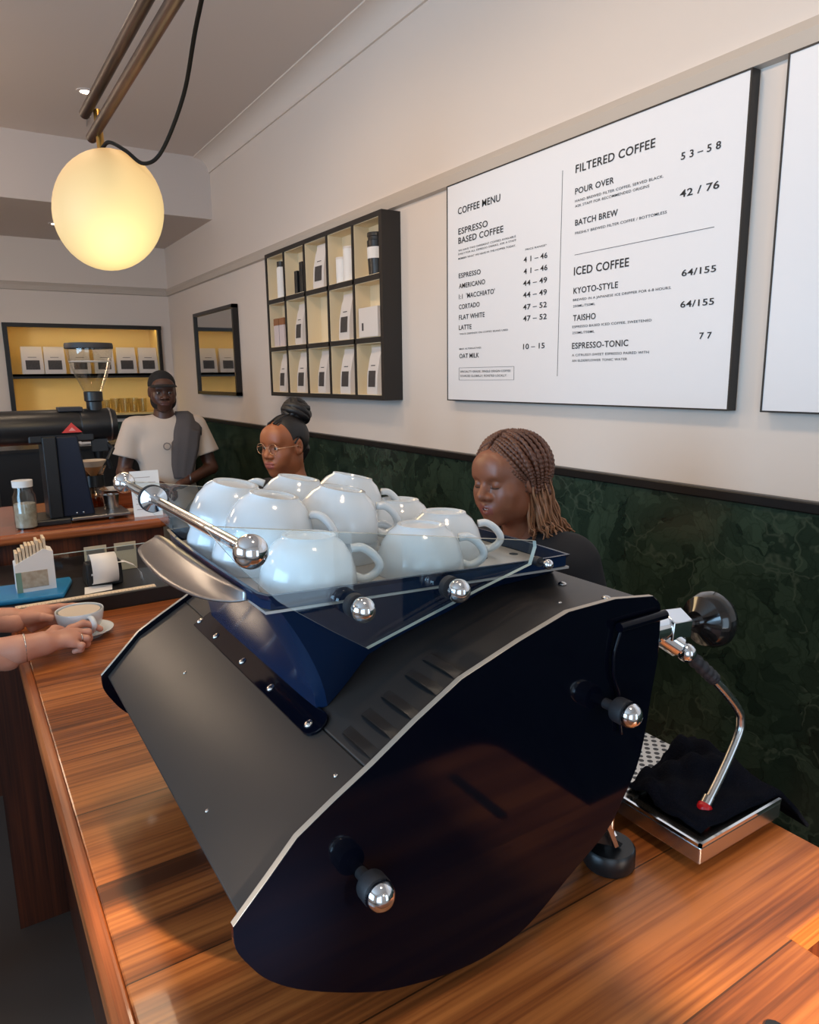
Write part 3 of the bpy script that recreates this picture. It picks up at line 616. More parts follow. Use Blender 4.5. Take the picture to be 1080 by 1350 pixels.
# chrome balls and rod
def ballknob(x, y, z, r, ylen, name='glass_knob'):
    o = E(MB().lathe([(r*.95, 0), (r*.95, .009)], (x, y+ylen, z), (0, -1, 0)).cyl((x, y+ylen, z), (x, y, z), r*.4).build(name, dark_rub, em, smooth=40))
    b = MB().ball((x, y, z), r).build('ball', chrome, o, smooth=True); return o
ballknob(.3305, .607, 1.386, .0135, .021); ballknob(.4518, .607, 1.3845, .0135, .021); ballknob(.6005, .622, 1.388, .0065, .023)
rod = E(MB().cyl((.216, .615, 1.4632), (.216, 1.165, 1.4605), .0062).build('cup_rail', chrome, em, smooth=40))
MB().ball((.2162, .609, 1.4635), .0165).build('ball', chrome, rod, smooth=True); MB().ball((.216, 1.17, 1.460), .0165).build('ball', chrome, rod, smooth=True)
MB().lathe([(.006, -.004), (.0175, -.003), (.0175, .003), (.008, .006), (.006, .012)], (.216, .978, 1.461), (0, -1, 0)).build('washer', chrome, rod, smooth=30)
MB().lathe([(.019, 0), (.019, .004)], (.216, .984, 1.461), (0, -1, 0)).build('gasket', dark_rub, rod, smooth=30)
# panel stand-off knobs
for x, z, in ((.2876, 1.1408), (.629, 1.226)):
    o = E(MB().cyl((x, Y0, z), (x, Y0-.022, z), .0065).lathe([(.0145, .018), (.0155, .021), (.0155, .034), (.0148, .036)], (x, Y0, z), (0, -1, 0)).build('panel_knob', dark_rub, em, smooth=35))
    MB().lathe([(.0152, .035), (.0148, .041), (.012, .047), (.007, .051), (0, .0525)], (x, Y0, z), (0, -1, 0)).build('cap', chrome, o, smooth=True)
# feet
for x, y in ((.71, .60), (.272, .985), (.35, .76), (.66, 1.12)):
    b = em.location
    o = E(MB().lathe([(.033, 0), (.036, .004), (.036, .026), (.033, .030), (0, .030)], (x, y, ctz), seg=28).build('foot', blackp, em, smooth=40))
    MB().cyl((x, y, ctz+.03), (x, y, ctz+.046), .010, seg=6).cyl((x, y, ctz+.04), (x, y, 1.03), .006).build('bolt', chrome, o)
E(MB().prism([(.60, 1.035), (.64, 1.045), (.72, .975), (.715, .971)], 1, .585, .640).build('foot_bracket', blackp, em))
E(MB().prism([(.655, 1.065), (.664, 1.065), (.70, .985), (.693, .985)], 1, .575, .580).build('stay', steel, em))
# cable loop on the end panel
E(MB().cyl((.640, .541, 1.322), (.724, .541, 1.322), .006).build('hose_block', panelm, em, smooth=40))
E(MB().tube(bez([(.645, .541, 1.322), (.636, .543, 1.29), (.637, .543, 1.26), (.648, .543, 1.235), (.652, .543, 1.20), (.655, .543, 1.18)]), .0026, 8).build('hose', panelm, em, smooth=True))
# steam valve, knob and wand on the barista side
o = E(MB().cyl((.715, .60, 1.275), (.80, .60, 1.272), .020).cyl((.795, .60, 1.272), (.835, .60, 1.268), .025, seg=6).cyl((.83, .60, 1.268), (.885, .60, 1.262), .0075).build('steam_valve', chrome, em, smooth=30, bevel=.0012))
MB().lathe([(.016, -.006), (.036, .006), (.041, .018), (.041, .030), (.036, .040), (.028, .043), (.024, .036), (0, .036)], (.880, .60, 1.263), (1, -.12, -.02), 28).build('valve_knob', mat('bakelite', (.01, .009, .009, 1), .12, coat=.5), o, smooth=25)
w = E(MB().cyl((.795, .60, 1.262), (.815, .585, 1.245), .016).ball((.825, .578, 1.236), .014).build('wand_joint', chrome, em, smooth=40))
wpts = bez([(.825, .578, 1.236), (.856, .572, 1.207), (.900, .566, 1.165), (.936, .562, 1.125), (.943, .561, 1.105), (.938, .56, 1.085), (.905, .557, 1.045), (.868, .553, 1.012), (.852, .552, .998)], 6)
wd = MB(); wd.tube(wpts, .0065, 12)
wo = wd.build('steam_wand', steel, w, smooth=True)
gp = bez([(.828, .577, 1.233), (.858, .572, 1.206), (.880, .569, 1.186)], 10); MB().tube(gp, [.0095+.0012*math.sin(i*1.6) for i in range(len(gp))], 14).build('grip', dark_rub, w, smooth=True)
MB().cyl((.866, .5535, 1.0115), (.851, .552, .998), .0085).build('wand_tip', steel, w, smooth=40)
MB().lathe([(.0, -.004), (.008, -.002), (.0105, .004), (.0105, .010), (.0085, .012)], (.849, .5516, .9955), (.7, .07, .63), 16).build('tip_collar', red_m, w, smooth=True)
sp = MB()
for i in range(8): sp.lathe([(.010, 0), (.014, .002), (.014, .004), (.010, .006)], (.722+i*.0062, .612, 1.245), (1, 0, -.05), 16)
E(sp.build('ribbed_knob', blackp, em, smooth=30))
# group heads and portafilters facing the barista
for y in (.78, 1.02):
    g = E(MB().cyl((.64, y, 1.16), (.73, y, 1.16), .04).cyl((.745, y, 1.17), (.745, y, 1.10), .036).build('group_head', steel, em, smooth=35))
    MB().cyl((.745, y, 1.10), (.745, y, 1.075), .034).tube([(.77, y, 1.09), (.83, y, 1.085), (.90, y, 1.075)], [.012, .014, .016]).build('portafilter', blackp, g, smooth=35)
E(MB().prism([(.735, 1.075), (.772, 1.105), (.775, 1.118), (.758, 1.13), (.735, 1.10)], 1, .60, .635).build('cup_rest', steel_soft, em, bevel=.002))
# drip tray
dt = E(MB().box(.790, .985, .512, 1.16, .957, .983).build('drip_tray', steel, em, bevel=.002))
MB().box(.790, .794, .512, 1.16, .983, .988).box(.79, .985, .512, .516, .983, .988).build('rim', chrome, dt)
MB().box(.797, .983, .64, 1.15, .9835, .986).build('grid', perf, dt)
E(MB().box(.55, .80, .66, 1.15, .965, 1.0).build('tray_support', blackp, em))
E(MB().cyl((.93, .56, ctz), (.93, .56, .957), .012).cyl((.82, 1.1, ctz), (.82, 1.1, .957), .012).cyl((.93, 1.1, ctz), (.93, 1.1, .957), .012).build('tray_foot', blackp, em))

# towel over the drip tray end
def towel():
    nx_, ny_ = 60, 50; P = []
    for i in range(nx_):
        u = i/(nx_-1); row = []
        for j in range(ny_):
            v = j/(ny_-1); x = .812+.27*u; y = .528+.13*v+.05*u*v
            y -= .012*u*(1-v)
            k_ = .25+.75*min(1, max(0, v*1.9-.35)); z = .993+k_*(.012*math.sin(u*7+v*3)*math.sin(v*7+1)+.007*math.sin(u*19+v*11)+.004*math.sin(u*31-v*17)+.012)+.014*k_*math.exp(-((v-.5)/.25)**2)*(u > .0)
            if x > .985: z -= (x-.985)**1.3*1.9
            e = min(v, 1-v, u, 1-u); z = z if e > .04 else max(.989 if x < .985 else z-.004, z-.006)
            row.append((x, y, max(z, .9895) if x < .99 else z))
        P.append(row)
    o = MB().grid(P).build('bar_towel', towel_m, solid=.006, smooth=True); return tag(o, 'dark navy terry towel draped over the drip tray end', 'towel')
towel()

# ------------------------------------------------------------------ cups
def make_cup(name, label, cat, group, rim=.0565, h=.061, wall=.0035):
    e = empty(name, (0, 0, 0), label, cat, group)
    # standing upright, base at z=0
    out = [(.0, .003), (.024, .003), (.026, 0), (.030, 0), (.031, .003), (.039, .009), (.048, .022), (.0535, .038), (rim, h-.002), (rim-.0012, h)]
    inn = [(rim-wall, h-.001), (.0500, .040), (.0445, .024), (.036, .013), (.018, .008), (0, .0075)]
    MB().lathe(out+inn, seg=40, cap=False).build('bowl', porcelain, e, smooth=50)
    hp = bez([(.051, 0, h-.012), (.064, 0, h-.008), (.077, 0, h-.015), (.081, 0, h-.025), (.073, 0, h-.037), (.060, 0, h-.045), (.048, 0, h-.044)], 5)
    hb = MB(); hb.tube(hp, .0052, 10)
    for v in hb.bm.verts: v.co.y *= 1.35
    hb.build('handle', porcelain, e, smooth=True); return e
cup0 = make_cup('coffee_cup', 'x', 'cup', 'upturned white cups on the machine')
firstc = [True]
def cup(x, y, z, hdir, label, tilt=(0, 0), s=1.0):
    """upside down: mouth at z; hdir = world angle of the handle; tilt = rotation about x and y"""
    o = cup0 if firstc[0] else dup(cup0); firstc[0] = False
    h = .061*s
    m = Matrix.Translation((x, y, z)) @ Euler((R(tilt[0]), R(tilt[1]), 0)).to_matrix().to_4x4() @ Matrix.Rotation(R(hdir), 4, 'Z') @ Matrix.Translation((0, 0, h)) @ Matrix.Rotation(PI, 4, 'X') @ Matrix.Diagonal((s, s, s, 1))
    o.matrix_world = m; o['label'] = label; return o
T = 2.6
def tz(x): return TZ(x)-.013
cup(.320, .716, tz(.320), -22, 'upturned white cup at the near left corner of the tray, behind the two glass knobs', (0, T))
cup(.472, .716, tz(.472), -25, 'upturned white cup in front, middle of the near tray edge', (0, T))
cup(.556, .785, tz(.556), -28, 'upturned white cup just behind the front middle cup', (0, T))
cup(.558, .906, tz(.558), 40, 'small-looking upturned white cup at the back by the braided woman', (0, T))
cup(.300, .935, tz(.300), 80, 'white cup under the leftmost upper cup, by the far end of the rail', (0, T))
cup(.302, .832, tz(.302), 75, 'white cup under the second upper cup, behind the chrome rail', (0, T))
cup(.418, .832, tz(.418), -25, 'white cup under the tilted middle cup, handle to the right', (0, T))
cup(.500, .955, tz(.500), -20, 'white cup under the topmost right cup', (0, T))
cup(.405, .955, tz(.405), 160, 'white cup hidden under the far upper cup', (0, T))
zz = .036
cup(.300, .922, tz(.300)+zz, 100, 'leftmost upper cup of the stack, leaning on its neighbour', (7, 9))
cup(.312, .815, tz(.312)+zz-.002, -38, 'tilted upper cup behind the chrome rail, handle facing right', (5, 9))
cup(.408, .820, tz(.408)+zz, -20, 'tilted upper cup in the middle of the stack', (4, 10))
cup(.402, .945, tz(.402)+zz, 150, 'far upper cup half hidden below the woman with glasses', (4, 10))
cup(.488, .945, tz(.488)+zz, -18, 'topmost right cup, tilted with its handle against the marble', (2, 13))

# customer's cup and saucer
cs = empty('saucer', (.237, 2.015, ctz), 'white saucer under the customer cup on the bar', 'saucer')
MB().lathe([(0, .004), (.04, .004), (.042, 0), (.048, 0), (.05, .004), (.074, .016), (.0745, .018), (.073, .0185), (.048, .008), (0, .007)], seg=40, cap=False).build('plate', porcelain, cs, smooth=45)
cc = dup(cup0); cc.matrix_world = Matrix.Translation((.230, 2.018, ctz+.0075)) @ Matrix.Rotation(R(-75), 4, 'Z') @ Matrix.Scale(1.08, 4); cc['label'] = 'white cup of coffee on a saucer held by two hands'; cc['group'] = 'customer cup'
for k in ('group',): del cc[k]
MB().lathe([(0, .058), (.048, .058)], seg=28, cap=False).build('milk_foam', mat('foam', srgb(222, 206, 188), .4), cc)

# ------------------------------------------------------------------ things on the display end of the bar
bl = empty('bar_ledge', (.3, 2.32, .94), 'black raised ledge with a pale ticked strip at the end of the bar', 'ledge')
loc(MB().box(.0, .62, 2.2, 2.47, .94, .985).build('box', blackp, bevel=.002), bl)
loc(MB().box(.09, .475, 2.212, 2.238, .985, .9875).build('pale_strip', mat('strip', srgb(232, 212, 186), .6)), bl)
tk = MB()
for i in range(38): tk.box(.095+i*.01, .0965+i*.01, 2.213, 2.224 if i % 5 else 2.230, .9875, .9878)
loc(tk.build('tick_marks', mat('tick', srgb(190, 166, 140), .6)), bl)
bt = MB().prism([(.03, 2.27), (.22, 2.25), (.262, 2.40), (.262, 2.44), (.04, 2.45)], 2, .985, 1.0).build('blue_tray', bluep, bevel=.005); tag(bt, 'bright blue plastic tray on the black ledge', 'tray')
sh_ = empty('sachet_holder', (.155, 2.36, 1.0), 'white card box full of paper sachets standing in the blue tray', 'holder')
MB().prism([(-.05, 0), (.055, 0), (.055, .115), (.03, .125), (-.05, .085)], 1, -.035, .035).build('box', paperw, sh_)
MB().box(-.035, .035, -.0362, -.0352, .012, .062).build('printed_picture', brown_pr, sh_); MB().box(-.05, -.035, -.0362, -.0352, .0, .062).build('printed_panel', green_pr, sh_)
sm = MB()
for i in range(9): sm.box(-.045+i*.0095, -.038+i*.0095, -.03, .03, .08, .118+.012*random.random()+i*.0035)
o = sm.build('sachets', mat('sachet', srgb(222, 200, 170), .7), sh_); o['kind'] = 'stuff'
prn = empty('receipt_printer', (.345, 2.37, .985), 'black receipt printer feeding a curled white paper', 'printer')
MB().prism([(-.06, 0), (.05, 0), (.05, .03), (.0, .075), (-.05, .075)], 0, -.05, .055).build('body', blackp, prn, bevel=.006)
def strip(pts, w, name, par, m=paperw):
    p = bez(pts, 6); P = [[(a.x-w/2, a.y, a.z) for a in p], [(a.x+w/2, a.y, a.z) for a in p]]
    return MB().grid(P).build(name, m, par, solid=.0006, smooth=True)
strip([(0, .0, .076), (0, -.03, .10), (0, -.07, .095), (0, -.092, .06), (0, -.085, .025), (0, -.06, .012), (0, -.05, .03), (0, -.062, .045)], .075, 'receipt_paper', prn)
MB().grid([[(.035+a*.9, b, c) for a, b, c in ((.0, -.03, .07), (.03, -.035, .07), (.06, -.04, .055), (.08, -.045, .03), (.082, -.05, .004))], [(.035+a*.9, b-.03, c) for a, b, c in ((.0, -.03, .07), (.03, -.035, .07), (.06, -.04, .055), (.08, -.045, .03), (.082, -.05, .004))]]).build('paper_curl', paperw, prn, solid=.0006, smooth=True)
MB().grid([[(-.07, -.125, .002), (-.06, -.06, .006)], [(.01, -.115, .002), (.02, -.055, .004)]]).build('loose_slip', paperw, prn, solid=.0006)
gs = empty('glass_screen', (.36, 2.52, .94), 'clear glass screen standing behind the receipt printer', 'screen')
MB().box(-.2, .24, 0, .006, 0, .118).build('pane', glass_c, gs); MB().box(-.2, .24, 0, .006, .118, .1195).build('edge', glass_e, gs)
for i, (x, lab) in enumerate(((.375, 'cream price card behind the glass screen, left of two'), (.475, 'cream price card behind the glass screen, right of two'))):
    c = empty('price_card', (x, 2.66, .94), lab, 'card', 'price cards'); MB().box(-.037, .037, 0, .003, 0, .10).build('card', mat('card_cream', srgb(206, 186, 156), .6), c); MB().box(-.03, .03, -.0012, 0, .072, .09).build('printed_bar', mat('bar_grey', srgb(120, 108, 96), .6), c)

# ------------------------------------------------------------------ second counter with grinder
c2 = empty('grinder_counter', (.1, 3.3, 0), 'dark timber counter behind the bar carrying the grinder', 'counter')
loc(MB().box(-1.2, .70, 3.03, 3.7, 0, 1.01).build('planked_front', dark_w), c2)
loc(MB().prism([(-1.2, 3.0), (.68, 2.985), (.72, 3.0), (.735, 3.05), (.735, 3.72), (-1.2, 3.72)], 2, 1.01, 1.05).build('worktop', edge_w, bevel=.014, bseg=4), c2)
gr = empty('coffee_grinder', (.38, 3.16, 1.05), 'tall black shop coffee grinder with a clear funnel hopper', 'grinder')
gq = gr.location.copy()
def G(o): o.location = -gq; return o
G(MB().box(.17, .36, 3.09, 3.3, 1.05, 1.075).build('base', blackp, gr, bevel=.006))
G(MB().box(.36, .585, 3.08, 3.28, 1.062, 1.075).build('catch_tray', steel_soft, gr, bevel=.003))
col_m = mat('column_blue', (.006, .010, .024, 1), .3)
G(MB().prism([(.335, 1.075), (.455, 1.075), (.415, 1.40), (.335, 1.40)], 1, 3.12, 3.26).build('column', col_m, gr, bevel=.006))
G(MB().box(.285, .335, 3.11, 3.27, 1.075, 1.40).build('rear_column', blackp, gr, bevel=.004))
for x in (.385, .41): 
    k = MB().ball((x, 3.118, 1.088), .004, 8).build('screw', steel, gr); G(k)
G(MB().lathe([(.055, 0), (.068, .01), (.068, .36), (.064, .372), (.064, .376), (.068, .38), (.068, .50), (.06, .515), (0, .518)], (.06, 3.19, 1.435), (1, 0, 0), 32).build('motor_body', blackp, gr, smooth=30))
G(MB().lathe([(.062, 0), (.070, .003), (.070, .008), (.06, .012)], (.545, 3.19, 1.435), (1, 0, 0), 32).build('front_ring', steel_soft, gr, smooth=30))
G(MB().box(.24, .48, 3.13, 3.25, 1.375, 1.41).build('motor_mount', blackp, gr, bevel=.006))
G(MB().box(.36, .45, 3.15, 3.23, 1.495, 1.512).build('top_plate', dark_rub, gr, bevel=.003))
# triangular emblem
G(MB().prism([(.36, 1.413), (.435, 1.413), (.398, 1.452)], 1, 3.116, 3.122).build('emblem', oldred, gr))
G(MB().prism([(.385, 1.420), (.411, 1.420), (.398, 1.434)], 1, 3.1145, 3.1165).build('emblem_mark', mat('emblem_pale', srgb(232, 150, 140), .4), gr))
G(MB().lathe([(.030, 0), (.030, .035), (.036, .04), (.036, .075), (.033, .078)], (.500, 3.19, 1.495), (0, 0, 1), 28).build('throat', blackp, gr, smooth=30))
G(MB().lathe([(.032, .07), (.036, .078), (.066, .15), (.082, .20), (.088, .24), (.089, .262), (.087, .262), (.086, .24), (.080, .20), (.064, .15), (.034, .08)], (.500, 3.19, 1.495), (0, 0, 1), 40, cap=False).build('hopper', glassm('hopper_glass', (.95, .94, .91, 1)), gr, smooth=40))
G(MB().lathe([(.0795, .195), (.0805, .1975), (.0795, .20), (.0785, .1975), (.0795, .195)], (.500, 3.19, 1.495), (0, 0, 1), 40, cap=False).build('gate_ring', paper, gr, smooth=True))
G(MB().lathe([(.0, .274), (.090, .270), (.092, .262), (.092, .250), (.0895, .248)], (.500, 3.19, 1.495), (0, 0, 1), 40, cap=False).build('lid', dark_rub, gr, smooth=30))
G(MB().cyl((.50, 3.19, 1.375), (.50, 3.19, 1.30), .028, .018).box(.47, .53, 3.14, 3.16, 1.33, 1.38).tube([(.53, 3.15, 1.36), (.545, 3.12, 1.34), (.52, 3.11, 1.30), (.53, 3.12, 1.26)], .008).build('chute', blackp, gr, smooth=30))
# pour-over carafe
ca = empty('pour_over_carafe', (.505, 3.42, 1.05), 'hourglass glass coffee carafe with dark collar and paper filter', 'carafe')
MB().lathe([(0, .004), (.05, .0), (.066, .03), (.062, .07), (.03, .115), (.026, .13), (.058, .19), (.056, .19), (.024, .13), (.028, .113), (.059, .07), (.063, .032), (.048, .004), (0, .006)], seg=36, cap=False).build('glass', glassm('carafe_glass', (.86, .74, .62, 1)), ca, smooth=40)
MB().lathe([(0, .008), (.049, .008), (.060, .03), (.058, .055), (0, .055)], seg=30, cap=False).build('coffee', mat('coffee', srgb(110, 50, 20), .1), ca, smooth=40)
MB().lathe([(.038, .10), (.031, .115), (.030, .13), (.040, .15), (.043, .15), (.045, .10), (.038, .10)], seg=24, cap=False).build('collar', blackp, ca, smooth=30)
MB().lathe([(.002, .13), (.060, .215), (.058, .216), (0, .134)], seg=24, cap=False).build('paper_filter', mat('filter_paper', srgb(222, 200, 172), .8), ca, smooth=40)
o = MB().lathe([(0, .002), (.026, 0), (.034, .085), (.032, .085), (.025, .004), (0, .004)], seg=26, cap=False).build('steel_cup', steel, smooth=40); o.location = (.535, 3.22, 1.05); tag(o, 'small steel cup standing beside the menu card', 'cup')
o = MB().lathe([(0, .004), (.04, 0), (.075, .012), (.073, .014), (.04, .004), (0, .006)], seg=30, cap=False).build('small_plate', porcelain, smooth=40); o.location = (.60, 3.42, 1.118); tag(o, 'pale plate lying on a wooden block behind the steel cup', 'plate')
o = MB().box(-.06, .06, -.05, .05, 0, .068).build('wooden_block', edge_w, bevel=.004); o.location = (.60, 3.42, 1.05); tag(o, 'wooden block supporting the pale plate', 'block')
o = MB().lathe([(0, .0), (.02, 0), (.026, .012), (.018, .02), (0, .022)], seg=20).build('round_sponge', mat('sponge_pale', srgb(214, 186, 160), .7), smooth=True); o.location = (.60, 3.18, 1.05); tag(o, 'small pale round sponge by the menu card foot', 'sponge')
o = MB().box(-.06, .06, -.05, .05, 0, .04).build('black_block', blackp, bevel=.004); o.location = (.44, 3.42, 1.05); o.scale = (.3, .8, 1); tag(o, 'black block between the grinder column and steel cup', 'block')
mc = empty('menu_card', (.655, 3.075, 1.05), 'white printed card standing on the grinder counter', 'card')
cd = MB(); cd.grid([[(-.058, 0, 0), (-.058, .03, .19)], [(.056, -.01, .0), (.056, .02, .19)]]); cd.build('card', paperw, mc, solid=.003)
cl_ = MB()
for i in range(7):
    z = .03+i*.022; yy = .03*z/.19; cl_.grid([[(-.045, yy-.004, z), (-.045, yy-.0038, z+.0025)], [(.02+.02*(i % 2), yy-.0105, z), (.02+.02*(i % 2), yy-.0103, z+.0025)]])
cl_.build('printed_lines', mat('print_grey', srgb(176, 160, 152), .7), mc)
jar = empty('jar', (.20, 3.10, 1.05), 'glass jar of dark goods left of the grinder, at the picture edge', 'jar')
MB().lathe([(0, .003), (.04, 0), (.042, .02), (.042, .13), (.034, .145), (.034, .17), (.032, .17), (.032, .145), (.040, .13), (.040, .02), (.038, .005), (0, .006)], seg=28, cap=False).build('glass', glass_c, jar, smooth=40)
MB().lathe([(0, .008), (.038, .008), (.038, .10), (0, .10)], seg=24, cap=False).build('contents', brown_pr, jar, smooth=40); MB().lathe([(.036, .165), (.037, .19), (0, .192)], seg=24).build('lid', paperw, jar, smooth=40)

# ------------------------------------------------------------------ people: one continuous skin grown from blended round shapes
class SDF:
    def __init__(s): s.ops = []
    def cap(s, a, b, ra, rb=None, k=.02, sub=False): s.ops.append(('c', np.array(a, float), np.array(b, float), ra, ra if rb is None else rb, k, sub)); return s
    def ell(s, c, r, k=.02, sub=False, rot=None): s.ops.append(('e', np.array(c, float), np.array(r, float), rot, None, k, sub)); return s
    def clip(s, n, d): s.ops.append(('p', np.array(n, float), d, None, None, 0, False)); return s   # keep n.p < d
    def add(s, o): s.ops += o.ops; return s
    def xf(s, M):
        """copy moved by a rigid matrix"""
        r = SDF(); A = np.array(M.to_3x3()); t_ = np.array(M.translation)
        for o in s.ops:
            if o[0] == 'c': r.ops.append(('c', A@o[1]+t_, A@o[2]+t_)+o[3:])
            elif o[0] == 'e': r.ops.append(('e', A@o[1]+t_, o[2], (A if o[3] is None else A@o[3]), None, o[5], o[6]))
            else: n_ = A@o[1]; r.ops.append(('p', n_, o[2]+n_@t_)+o[3:])
        return r
    def ev(s, X, Y, Z):
        d = np.full(X.shape, 9., np.float32)
        for o in s.ops:
            if o[0] == 'c':
                _, a, b, ra, rb, k, sub = o; ba = b-a; L2 = max(ba@ba, 1e-12)
                px, py, pz = X-a[0], Y-a[1], Z-a[2]
                h = np.clip((px*ba[0]+py*ba[1]+pz*ba[2])/L2, 0, 1)
                e = np.sqrt((px-h*ba[0])**2+(py-h*ba[1])**2+(pz-h*ba[2])**2)-(ra+(rb-ra)*h)
            elif o[0] == 'e':
                _, c, r, rot, _, k, sub = o; px, py, pz = X-c[0], Y-c[1], Z-c[2]
                if rot is not None:
                    q_ = rot.T; px, py, pz = q_[0, 0]*px+q_[0, 1]*py+q_[0, 2]*pz, q_[1, 0]*px+q_[1, 1]*py+q_[1, 2]*pz, q_[2, 0]*px+q_[2, 1]*py+q_[2, 2]*pz
                k0 = np.sqrt((px/r[0])**2+(py/r[1])**2+(pz/r[2])**2); k1 = np.sqrt((px/r[0]**2)**2+(py/r[1]**2)**2+(pz/r[2]**2)**2)+1e-9
                e = k0*(k0-1)/k1
            elif o[0] == 'k':   # tapered sleeve with a flat cuff
                _, a, b, ra, rb, k, sub = o; ba = b-a; L2 = ba@ba; px, py, pz = X-a[0], Y-a[1], Z-a[2]
                h0 = (px*ba[0]+py*ba[1]+pz*ba[2])/L2; h = np.clip(h0, 0, 1.3)
                e = np.sqrt((px-h*ba[0])**2+(py-h*ba[1])**2+(pz-h*ba[2])**2)-(ra+(rb-ra)*h); e = np.maximum(e, (h0-1)*math.sqrt(L2))
            else:
                e = X*o[1][0]+Y*o[1][1]+Z*o[1][2]-o[2]; d = np.maximum(d, e); continue
            if sub:
                h = np.clip(.5-.5*(d+e)/k, 0, 1); d = d+(-e-d)*h+k*h*(1-h)
            else:
                h = np.clip(.5+.5*(e-d)/k, 0, 1); d = e+(d-e)*h-k*h*(1-h)
        return d
def nets(sdf, lo, hi, res):
    """surface-nets mesh of the zero level inside a box"""
    lo = np.array(lo, float); n = np.ceil((np.array(hi)-lo)/res).astype(int)+1
    ax = [(lo[i]+res*np.arange(n[i])).astype(np.float32) for i in range(3)]
    S = sdf.ev(*np.meshgrid(*ax, indexing='ij')); I = S < 0
    c = [(i, j, k) for i in (0, 1) for j in (0, 1) for k in (0, 1)]
    sl = lambda A, i, j, k: A[i:n[0]-1+i, j:n[1]-1+j, k:n[2]-1+k]
    cnt = sum(sl(I, *q_).astype(np.int8) for q_ in c); act = (cnt > 0) & (cnt < 8)
    idx = np.argwhere(act); acc = np.zeros((len(idx), 3)); num = np.zeros(len(idx))
    for a in c:
        for d in range(3):
            if a[d]: continue
            b = list(a); b[d] = 1
            sa = S[idx[:, 0]+a[0], idx[:, 1]+a[1], idx[:, 2]+a[2]]; sb = S[idx[:, 0]+b[0], idx[:, 1]+b[1], idx[:, 2]+b[2]]
            m = (sa < 0) != (sb < 0); tt = np.where(m, sa/np.where(m, sa-sb, 1), 0)
            p = np.array(a, float)[None]+np.zeros((len(idx), 3)); p[:, d] += tt; acc += p*m[:, None]; num += m
    V = (idx+acc/num[:, None])*res+lo
    vid = -np.ones(act.shape, int); vid[tuple(idx.T)] = np.arange(len(idx)); F = []
    for d in range(3):
        e1, e2 = [(1, 2), (2, 0), (0, 1)][d]
        A = np.take(I, range(n[d]-1), d); B = np.take(I, range(1, n[d]), d); X_ = A != B
        q_ = np.argwhere(X_); q_ = q_[(q_[:, e1] > 0) & (q_[:, e2] > 0) & (q_[:, e1] < n[e1]-1) & (q_[:, e2] < n[e2]-1)]
        fl_ = A[tuple(q_.T)]
        def g(o1, o2):
            r = q_.copy(); r[:, e1] -= o1; r[:, e2] -= o2; return vid[tuple(r.T)]
        quad = np.stack([g(1, 1), g(0, 1), g(0, 0), g(1, 0)], 1); quad[~fl_] = quad[~fl_][:, ::-1]; F.append(quad)
    return V, np.concatenate(F)
def np_mesh(name, parts, m, parent, midx=None, label=None):
    V = np.concatenate([p[0] for p in parts]); off = 0; F = []
    for v, f in parts: F.append(f+off); off += len(v)
    F = np.concatenate(F); me = bpy.data.meshes.new(name); me.from_pydata(V.tolist(), [], F.tolist())
    o = link(name, me, m, parent, label, smooth=True)
    if midx is not None:
        cen = V[F].mean(1); me.polygons.foreach_set('material_index', midx(cen).astype(np.int32))
    return o

def head_sdf(w=1.0, nosew=1.0, lip=1.0, eyes_shut=False, smile=False, jaw=1.0, cheek=1.0):
    """face looks along +y, origin between the ears, chin about -.115"""
    s = SDF()
    s.ell((0, -.016, .036), (.073*w, .094, .084), .02).ell((0, .022, .03), (.064*w, .066, .066), .03)
    s.ell((0, .024, -.034), (.057*w*jaw, .060, .078), .03)
    for sg in (-1, 1):
        s.ell((sg*.040*w*jaw, .012, -.058), (.020, .034, .032), .03)
        s.ell((sg*.040*w, .056, -.022), (.024*cheek, .022, .022), .025)
        s.ell((sg*.033*w, .058, -.048), (.020*cheek, .022, .024), .025)
    s.ell((0, .066, -.096), (.024*jaw, .019, .018), .03)
    s.cap((-.036, .074, .024), (.036, .074, .024), .010, .010, .022)
    s.ell((0, .070, .05), (.05, .018, .03), .03)
    for sg in (-1, 1): s.ell((sg*.032*w, .094, .005), (.018, .013, .011), .014, True)
    s.ell((0, .074, -.062), (.031, .020, .022), .02)
    s.cap((0, .082, .012), (0, .102, -.024), .0075, .0115*nosew, .012)
    for sg in (-1, 1): s.ell((sg*.0125*nosew, .092, -.029), (.0095*nosew, .011, .0085), .008); s.ell((sg*.007*nosew, .101, -.0365), (.0035, .005, .004), .004, True)
    if smile:
        for sg in (-1, 1):
            s.cap((0, .0905, -.0550), (sg*.026, .080, -.0535), .0056, .0030, .006); s.cap((0, .0885, -.0715), (sg*.024, .079, -.0590), .0070, .0032, .006)
        for sg in (-1, 1): s.cap((0, .0945, -.0630), (sg*.021, .0845, -.0568), .0040, .0014, .002, True)
    else: s.ell((0, .090, -.054), (.024*lip, .0095, .0062*lip), .006).ell((0, .088, -.067), (.021*lip, .010, .0078*lip), .006)
    if not smile: s.cap((-.022, .090, -.0602), (.022, .090, -.0602), .0016, .0016, .004, True)
    for sg in (-1, 1):
        # eyelids
        s.ell((sg*.032*w, .0725, .0035), (.0155, .0145, .0135), .004)
        if eyes_shut: s.cap((sg*.032*w-.012, .0855, -.003), (sg*.032*w+.012, .0855, -.003), .0010, .0010, .003, True)
        else: s.ell((sg*.032*w, .088, .003), (.0125, .010, .0052), .003, True)
        # ears
        s.ell((sg*.074*w, -.008, .0), (.010, .019, .031), .008).ell((sg*.083*w, -.004, .003), (.006, .010, .018), .006, True)
    return s
def head_colour(lo_z=-.0755, hi_z=-.0475, hw=.024):
    def f(c): return ((c[:, 1] > .088) & (np.abs(c[:, 0]) < hw) & (c[:, 2] > lo_z) & (c[:, 2] < hi_z)).astype(int)
    return f
